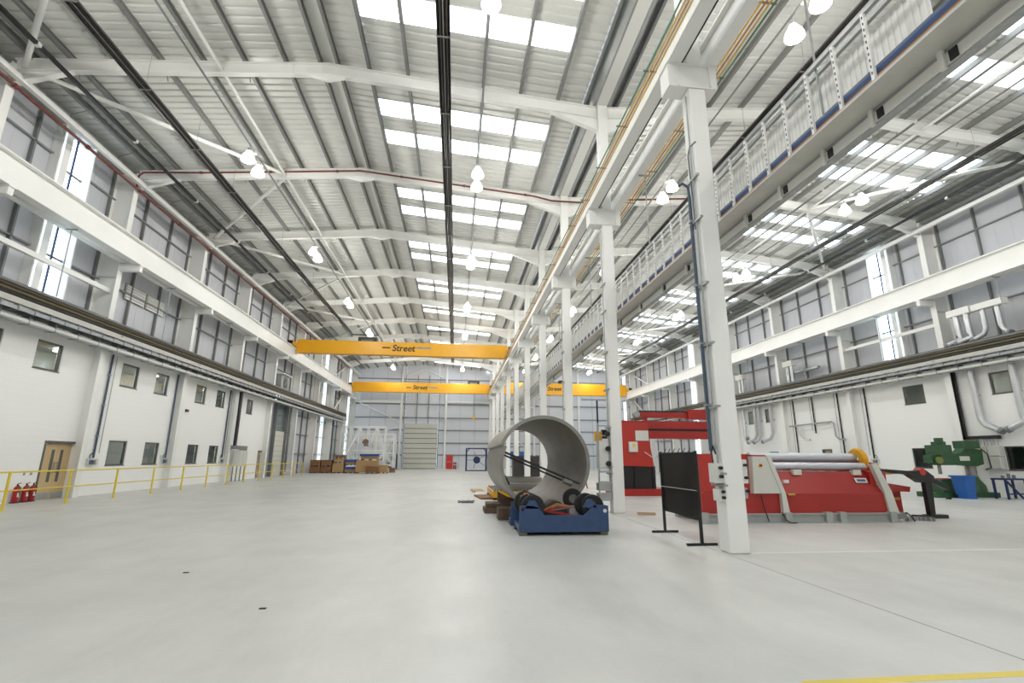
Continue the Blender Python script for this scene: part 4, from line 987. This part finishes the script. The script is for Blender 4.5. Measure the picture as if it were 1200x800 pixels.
# side support arm of the roll
t = thing('support_arm', 'black side support arm on a single leg right of the plate roll', 'support arm', (0, 13.35, 0))
MB().prism([(12.15, 1.28), (13.0, 1.2), (13.35, .98), (13.75, 1.02), (13.8, 1.15), (13.55, 1.34), (13.1, 1.3), (12.2, 1.36)], 'y', -.1, .1).build('arm_beam', BLACK, t)
MB().prism([(13.5, 1.05), (13.72, 1.05), (13.66, .1), (13.5, .1)], 'y', -.07, .07).build('leg', BLACK, t)
MB().box(13.05, 13.45, -.1, .1, .0, .09).box(13.42, 14.0, -.12, .12, 0, .1).build('foot', BLACK, t)
MB().cyl((13.45, -.11, 1.28), (13.45, .11, 1.28), .1, 14).build('red_pivot', MREDL, t)
MB().bar((13.75, 0, 1.05), (14.25, 0, .82), .12).build('arm_end', BLACK, t)
t = thing('hydraulic_unit', 'red and yellow hydraulic unit between the plate roll and its support arm', 'machine', (0, 13.75, 0))
MB().prism([(11.95, .75), (13.3, .7), (13.35, .84), (12.6, .95), (12.3, 1.5), (11.95, 1.6)], 'y', -.12, .3).build('unit_body', MRED, t)
MB().box(12.25, 12.4, -.16, .2, .95, 1.5).build('yellow_clamp', YELLOW, t); MB().cyl((12.0, -.16, 1.2), (12.9, -.16, 1.25), .04, 10).build('yellow_rod', YELLOW, t)
MB().cyl((12.2, .2, 1.35), (12.7, .2, 1.3), .1, 12).build('cylinder', DGREY, t); MB().box(12.0, 13.2, .1, .24, 0, .72).build('unit_leg', MRED, t)
MB().cyl((12.0, -.2, .5), (12.85, -.2, .52), .035, 10).build('pipe_handle', mat('brass', (190, 150, 80)), t)
t = thing('cable_chain', 'grey flexible cable chain curled on the floor right of the plate roll', 'cable chain', (12.2, 12.72, 0))
for i in range(16):
    a = i/15; x = .02+.72*a; y = .16*math.sin(a*3.2); MB().box(x-.03, x+.025, y-.06, y+.06, 0, .1).build('chain_link', DGREY if i % 2 else GALV, t)
MB().path([(-.1, .1, .2), (-.02, .08, .14), (.02, .05, .06)], .03, 8).build('chain_end', BLACK, t)

# ------------------------------------------------------------------ red welding manipulator behind
t = thing('welding_manipulator', 'red column and boom manipulator standing behind the plate roll', 'machine', (0, 22.0, 0))
MB().box(7.3, 9.6, -.2, 2.2, 0, .3).build('base_plate', MRED, t)
MB().box(7.4, 8.95, .0, .9, .3, 1.28).build('power_cabinet', BLACK, t)
for x in (7.45, 8.05, 8.9): MB().box(x-.06, x+.06, -.06, .02, .3, 1.28).build('cabinet_post', BLACK, t)
MB().prism([(7.35, 1.3), (8.9, 1.25), (8.72, 2.6), (8.72, 3.2), (7.35, 3.2)], 'y', -.1, .9).build('column_head', MREDL, t)
MB().box(7.2, 11.7, -.05, .3, 2.95, 3.3).build('boom_upper', MRED, t); MB().box(8.6, 11.6, -.05, .3, 2.5, 2.85).build('boom_lower', MRED, t)
MB().box(8.6, 11.65, .0, .25, 2.85, 2.95).build('boom_slot', BLACK, t)
MB().box(8.3, 11.4, .0, .2, 3.45, 3.7).build('cable_boom', MRED, t); MB().box(8.4, 11.4, .02, .18, 3.72, 3.78).build('boom_cable', BLACK, t)
MB().box(8.6, 8.75, .0, .2, 3.3, 3.5).build('boom_post', MRED, t); MB().box(10.7, 11.7, -.1, .3, 3.4, 3.85).build('boom_head', MRED, t)
MB().cyl((8.25, -.05, 3.6), (8.25, .25, 3.6), .14, 12).build('sheave', GALV, t)
MB().box(7.75, 8.15, -.2, -.1, 1.9, 2.35).build('control_box', PLAST, t); MB().box(7.9, 8.02, -.22, -.2, 2.12, 2.26).build('box_switch', RAILY, t)
MB().box(8.1, 8.7, -.14, -.1, 2.4, 2.85).build('data_plate', PLAST, t)
MB().path([(8.5, -.1, 1.9), (8.9, -.15, 1.6), (9.3, -.1, 2.1), (9.2, 0, 2.5)], .02, 6).build('cable', PLAST, t)
MB().bar((7.5, .2, 1.0), (8.9, .1, .6), .05).build('cabinet_strut', BLACK, t)

# ------------------------------------------------------------------ right rear corner
t = thing('radial_drill', 'green radial arm drill by the right wall', 'machine', (22.9, 20.9, 0))
o = MB().box(-1.7, 1.5, -.5, .5, 0, .22).build('base_plate', GREEN, t); chamfer(o, .03)
MB().cyl((.8, 0, .22), (.8, 0, 2.5), .2, 20).build('column', STEELM, t, True); MB().lathe([(.45, .2), (.42, .5), (.24, .8), (.22, .9)], (.8, 0, 0), 20).build('column_foot', GREEN, t, True)
MB().prism([(-1.3, 1.5), (.9, 1.35), (1.3, 1.45), (1.35, 2.1), (.5, 2.2), (.2, 1.95), (-1.3, 1.85)], 'y', -.22, .22).build('radial_arm', GREEN, t)
MB().box(-1.05, -.4, -.4, .3, 1.85, 2.3).box(-1.0, -.5, -.42, .25, 1.4, 1.85).build('drill_head', GREEN, t); MB().cyl((-.68, -.1, 2.3), (-.68, -.1, 2.62), .17, 12).build('motor_cap', GREEN, t); MB().box(-.8, -.6, -.35, .2, 2.3, 2.45).build('motor', GREEN, t); MB().cyl((-.9, -.1, 1.0), (-.9, -.1, 1.45), .07, 12).build('spindle', STEELM, t)
MB().cyl((-1.15, -.45, 1.62), (-1.15, -.38, 1.62), .16, 14).build('hand_wheel', mat('drill_yellow_green', (120, 128, 60), .5), t)
MB().box(.45, 1.2, -.3, .3, 2.15, 2.5).build('elevating_motor', GREEN, t); MB().box(.1, .6, -.24, -.22, 1.6, 1.8).build('data_plate', PLAST, t)
MB().box(-1.2, -.35, -.38, .3, .22, .78).build('work_table', GREEN, t); MB().box(-1.1, -.4, -.4, .2, .78, .82).build('table_top', MRED, t)
MB().path([(1.2, -.25, 2.2), (1.55, -.25, 1.9), (1.6, -.25, 1.3), (1.35, -.2, 1.2)], .025, 8).build('cable', BLACK, t)
t = thing('wheelie_bin', 'blue plastic bin in front of the radial drill', 'bin', (22.15, 19.95, 0))
MB().frust([(-.2, -.25, .06), (.2, -.25, .06), (.2, .25, .06), (-.2, .25, .06)], [(-.26, -.3, .9), (.26, -.3, .9), (.26, .3, .9), (-.26, .3, .9)]).build('bin_body', BIN, t)
MB().box(-.34, .29, -.33, .33, .9, .97).build('bin_rim', BIN, t)
for x in (-.22, .22): MB().cyl((x-.03, .24, .09), (x+.03, .24, .09), .09, 12).build('wheel', BLACK, t)
MB().box(-.22, .22, -.28, .2, 0, .06).build('bin_foot', BIN, t)
t = thing('work_bench', 'dark blue steel bench stand at the right edge by the wall', 'bench', (23.5, 19.35, 0))
for x, y in ((0, 0), (.95, 0), (0, .5), (.95, .5)): MB().box(x-.035, x+.035, y-.035, y+.035, 0, .84).build('leg', DBLUE, t)
MB().box(-.06, 1.0, -.05, .55, .8, .87).build('bench_top', DBLUE, t); MB().bar((.06, 0, .75), (.7, 0, .05), .06).build('diagonal_brace', DBLUE, t); MB().box(0, .95, -.02, .02, .2, .25).build('lower_rail', DBLUE, t)
for x, h in ((.15, .12), (.45, .2), (.7, .14)): MB().cyl((x, .2, .87), (x, .2, .87+h), .06, 10).build('vice', DGREY, t)
t = thing('floor_socket', 'small dark object lying on the floor left of the blue bin', 'offcut', (20.9, 19.6, 0)); MB().lathe([(0, 0), (.1, 0), (.09, .08), (.04, .1), (0, .1)], (0, 0, 0), 10).build('body', BLACK, t)
t = thing('grinder_bench', 'grey green bench machine by the right wall behind the silver rollers', 'machine', (24.1, 28.9, 0)); MB().box(-.3, .2, -.6, .6, 0, .9).build('bench_body', MGREY, t); MB().box(-.25, .1, -.5, .5, .9, 1.7).build('machine_body', mat('pale_green', (120, 148, 138), .5), t); MB().cyl((-.3, -.55, 1.5), (-.3, -.35, 1.5), .18, 12).build('grinding_wheel', DGREY, t)

# ------------------------------------------------------------------ far floor
def crate(x, y, w_, d, h, lab, m_=WOODC, z=0, lidm=None, grp='timber crates by the left wall'):
    t = thing('timber_crate', lab, 'crate', (x, y, z), group=grp)
    MB().box(.02, w_-.02, .02, d-.02, .1, h-.02).build('crate_box', m_, t)
    n = max(2, round(w_/.28))
    for i in range(n): MB().box(i*w_/n+.006, (i+1)*w_/n-.006, 0, .02, .1, h).build('plank', m_, t)
    for x_ in (0, w_/2-.05, w_-.1): MB().box(x_, x_+.1, 0, d, 0, .1).build('skid', WOODD, t)
    MB().box(0, w_, 0, d, h-.02, h+.03).build('crate_lid', lidm or m_, t)
    return t
crate(-14.7, 53.2, 1.05, 1.3, .62, 'lower brown crate nearest the left wall', WOODD); crate(-14.66, 53.2, 1.0, 1.3, .62, 'upper brown crate nearest the left wall', WOODD, .65)
crate(-13.6, 53.2, 1.05, 1.3, .62, 'lower brown crate, second stack from the left wall', WOODD); crate(-13.55, 53.2, 1.0, 1.3, .62, 'upper brown crate, second stack from the left wall', WOODD, .65)
crate(-12.45, 53.3, 1.1, 1.3, .95, 'tall lower pale crate in the third stack from left wall'); crate(-12.35, 53.3, 1.0, 1.2, .42, 'thin middle crate in the third stack from left wall', z=1.0); crate(-12.3, 53.4, .95, 1.0, .3, 'thin brown top crate in the third stack from left wall', WOODD, 1.46)
crate(-11.25, 53.4, 1.0, 1.2, .5, 'lower crate below the blue sheet in fourth stack', WOODC); crate(-11.2, 53.4, .9, 1.2, .45, 'upper crate between the blue sheets in fourth stack', WOODC, .78)
crate(-10.0, 52.6, 2.1, 1.5, 1.25, 'largest pale crate carrying a blue-topped crate'); crate(-9.6, 52.8, 1.7, 1.3, .5, 'crate with blue top on the largest crate', z=1.3)
crate(-7.8, 52.9, .9, .9, .8, 'small pale crate right of the largest crate'); crate(-8.9, 51.9, 1.2, .7, .65, 'slatted brown crate in front of the largest crate', WOODD); crate(-7.0, 55.2, .55, .8, .45, 'small far crate at the right end of the crates', WOODD)
for x0, x1, y0, y1, z, lab in ((-11.3, -10.2, 53.35, 54.7, .54, 'blue tarpaulin sheet low in the fourth crate stack'), (-11.35, -10.1, 53.3, 54.7, 1.28, 'blue tarpaulin sheet on top of the fourth crate stack'), (-9.7, -7.8, 52.7, 54.2, 1.85, 'blue tarpaulin sheet on the largest crate stack')):
    m = MB().box(x0, x1, y0, y1, z, z+.07); m.box(x0, x1, y0-.02, y0+.01, z-.16, z+.02); o = m.build('tarpaulin', TARP); tag(o, lab, 'tarpaulin')
# white lattice frames stored beyond the crates
def lattice(x, y, w_, h, d, lab):
    t = thing('lattice_frame', lab, 'steel frame', (x, y, 0), group='white lattice frames beyond the crates')
    n = max(2, round(w_/1.1))
    for yy in (0, d):
        for i in range(n+1): MB().box(i*w_/n-.06, i*w_/n+.06, yy-.06, yy+.06, 0, h).build('post', WHITE, t)
        for z in (.6, h*.45, h-.06): MB().box(0, w_, yy-.04, yy+.04, z-.08, z+.08).build('chord', WHITE, t)
        for i in range(n):
            a, b = (i*w_/n, (i+1)*w_/n) if i % 2 else ((i+1)*w_/n, i*w_/n)
            MB().bar((a, yy, h*.45), (b, yy, h-.06), .1).build('diagonal', WHITE, t)
            MB().bar((b, yy, .6), (a, yy, h*.45), .1).build('diagonal', WHITE, t)
    for i in (0, n): MB().bar((i*w_/n, 0, h-.06), (i*w_/n, d, h-.06), .07).build('cross_tie', WHITE, t)
lattice(-13.9, 62.5, 5.2, 5.3, 1.2, 'nearest tall white lattice frame beyond the crates'); lattice(-12.9, 66.0, 4.9, 4.6, 1.5, 'middle white lattice frame beyond the crates'); lattice(-12.5, 69.8, 4.2, 4.1, 1.5, 'farthest white lattice frame before the end wall')
o = MB().cyl((-13.6, 60.6, .05), (-11.5, 62.42, 5.3), .07, 8).build('leaning_tube', WHITE); tag(o, 'white tube leaning against the nearest lattice frame', 'tube')
t = thing('stored_rack', 'dark blue rack of parts behind the lattice frames', 'rack', (-11.5, 72.6, 0))
for x in (0, 1.6, 3.2): MB().box(x-.06, x+.06, 0, .8, 0, 1.9).build('upright', DBLUE, t)
for z in (.5, 1.2, 1.8): MB().box(0, 3.2, 0, .8, z, z+.12).build('shelf', BIN, t)
t = thing('wall_fitting', 'brown fitting hanging on the lattice frame', 'fitting', (-10.9, 62.3, 3.4)); MB().cyl((0, -.1, 0), (0, .1, 0), .35, 12).build('fitting_body', WOODD, t); MB().box(-.2, .3, -.15, .1, -.5, -.2).build('fitting_arm', DGREY, t)
# blue test frame in front of the end wall
t = thing('test_frame', 'dark blue square steel frame with motor in front of the end wall', 'frame', (1.3, 60.5, 0))
for x in (0, 2.4): MB().box(x-.08, x+.08, -.08, .08, 0, 2.7).box(x-.08, x+.08, 1.2, 1.36, 0, 2.7).build('upright', DBLUE, t)
for z in (.05, 2.62): MB().box(0, 2.4, -.08, .08, z, z+.14).build('cross_beam', DBLUE, t)
MB().cyl((1.25, .1, 1.35), (1.25, .6, 1.35), .42, 16).build('motor', DBLUE, t)
for a in range(5): MB().bar((1.25, .2, 1.35), (1.25+1.15*math.cos(a*1.2566+.6), .2, 1.3+1.0*math.sin(a*1.2566+.6)), .06).build('spoke', DGREY, t)
for x0, z0, x1, z1 in ((0, 2.3, .35, 2.62), (2.4, 2.3, 2.05, 2.62)): MB().bar((x0, 0, z0), (x1, 0, z1), .1).build('corner_gusset', BLUE, t)
o = MB().box(1.1, 3.6, 57.0, 58.6, 0, .1).build('white_sheet_stack', PLAST); tag(o, 'flat white sheet lying in front of the dark blue frame', 'sheet')
for i, x in enumerate((-.2, .05)):
    t = thing('fire_extinguisher', 'far fire extinguisher beside the red end wall door, %s one' % ('left', 'right')[i], 'extinguisher', (x, Y_F-.1, 0), group='far fire extinguishers'); MB().lathe([(0, 0), (.1, 0), (.1, .5), (.04, .6), (0, .6)], (0, 0, 0), 10).build('cylinder_body', EXTR, t, True); MB().box(-.1, .1, .08, .12, .7, .95).build('wall_plate', EXTR, t)
# cabinets between the columns
for x, y, w_, d, h, m_, lab in ((4.2, 36.5, .9, .8, 1.75, mat('dark_cabinet', (58, 52, 50), .5), 'dark brown cabinet behind the central columns, left of two'), (5.35, 36.3, 1.0, .8, 1.75, mat('dark_cabinet', (58, 52, 50), .5), 'dark brown cabinet behind the central columns, right of two'), (3.1, 40, .35, .35, 1.7, MRED, 'slim dark red post seen through the steel cylinder')):
    t = thing('tool_cabinet', lab, 'cabinet', (x, y, 0)); MB().box(0, w_, 0, d, .05, h).build('cabinet_body', m_, t); MB().box(.03, w_-.03, -.02, 0, .1, h-.05).build('cabinet_door', m_, t); MB().box(w_-.1, w_-.07, -.05, -.02, .8, 1.0).build('handle', GALV, t); MB().box(.05, w_-.05, .05, d-.05, 0, .05).build('plinth', BLACK, t)
t = thing('trestle', 'small red trestle stand between the second column and the cylinder', 'trestle', (6.6, 27.0, 0))
MB().box(-.6, .6, -.05, .05, .75, .83).build('trestle_top', DGREY, t)
for x in (-.4, .4):
    for e in (-.2, .2): MB().bar((x, 0, .75), (x+e, e, .0), .05).build('leg', MRED, t)
t = thing('welding_bench', 'grey welding bench and gas rack under the red boom', 'bench', (11.2, 30.0, 0)); MB().box(-.9, .9, -.4, .4, .8, .9).build('bench_top', DGREY, t)
for x in (-.8, .8): MB().box(x-.05, x+.05, -.35, .35, 0, .8).build('leg', DGREY, t)
for x in (-.5, 0, .35): MB().cyl((x, 0, .9), (x, 0, 1.5), .09, 10).build('canister', DBLUE, t)
t = thing('blue_barrier', 'blue panel frame at the far end of the right bay', 'barrier', (7.4, 70.5, 0))
for x in (0, 1.5, 3.0): MB().box(x-.05, x+.05, -.05, .05, 0, 3.2).build('post', BPIPE, t)
for z in (.4, 1.4, 2.4, 3.1): MB().box(0, 3, -.04, .04, z, z+.1).build('rail', BPIPE, t)
for i in range(2): MB().box(.1+1.5*i, 1.4+1.5*i, 0, .03, 1.5, 2.4).build('panel', BIN, t)
# little marks on the floor
for i, (x, y, lab) in enumerate(((-3.72, 7.93, 'tiny dark scrap on the floor, left of centre'), (-2.02, 6.08, 'tiny dark scrap on the floor nearer the middle'))):
    o = MB().box(-.035, .035, -.015, .015, 0, .01).build('floor_scrap', BLACK, None, loc=(x, y, .0)); tag(o, lab, 'scrap')
t = thing('wood_offcut', 'thin pale wood strips on the floor beside the second column', 'offcut', (5.6, 14.6, 0))
for i in range(3): MB().bar((-.25+.1*i, .3*i, .012), (.25+.1*i, -.1+.25*i, .012), .03, .02).build('strip', WOODC, t)

# office ceiling panels seen through the upper windows; lower ones are added
for s_, F, nm in ((-1, XL, 'left'), (1, XR, 'right')):
    for w_, y in enumerate((17, 19.6, 24.2, 26.8, 30.8, 33.3, 37.9) if s_ < 0 else (19.5, 24.0, 37, 39.2)):
        for j, d in enumerate((1.1, 2.2, 3.3)):
            xx = F+s_*d; o = MB().box(xx-.28, xx+.28, y-.28, y+.28, 6.2, 6.24).build('office_light', OFFLIGHT)
            tag(o, 'lit office ceiling light, %s of three behind the %s upper window, %s wall' % (('front', 'middle', 'back')[j], ORD[w_], nm), 'ceiling light', '%s office ceiling lights' % nm)
    for w_, y in enumerate((24.3, 26.9, 31, 33.4) if s_ < 0 else ()):  # unseen lights added to brighten the rooms behind the lower windows
        for j, d in enumerate((1.2, 2.6)):
            xx = F+s_*d; o = MB().box(xx-.28, xx+.28, y-.28, y+.28, 2.9, 2.94).build('office_light', OFFLIGHT); tag(o, 'added unseen office light, %s of two behind the %s lower window, left wall' % (('front', 'back')[j], ORD[w_]), 'ceiling light', 'added lower office lights')
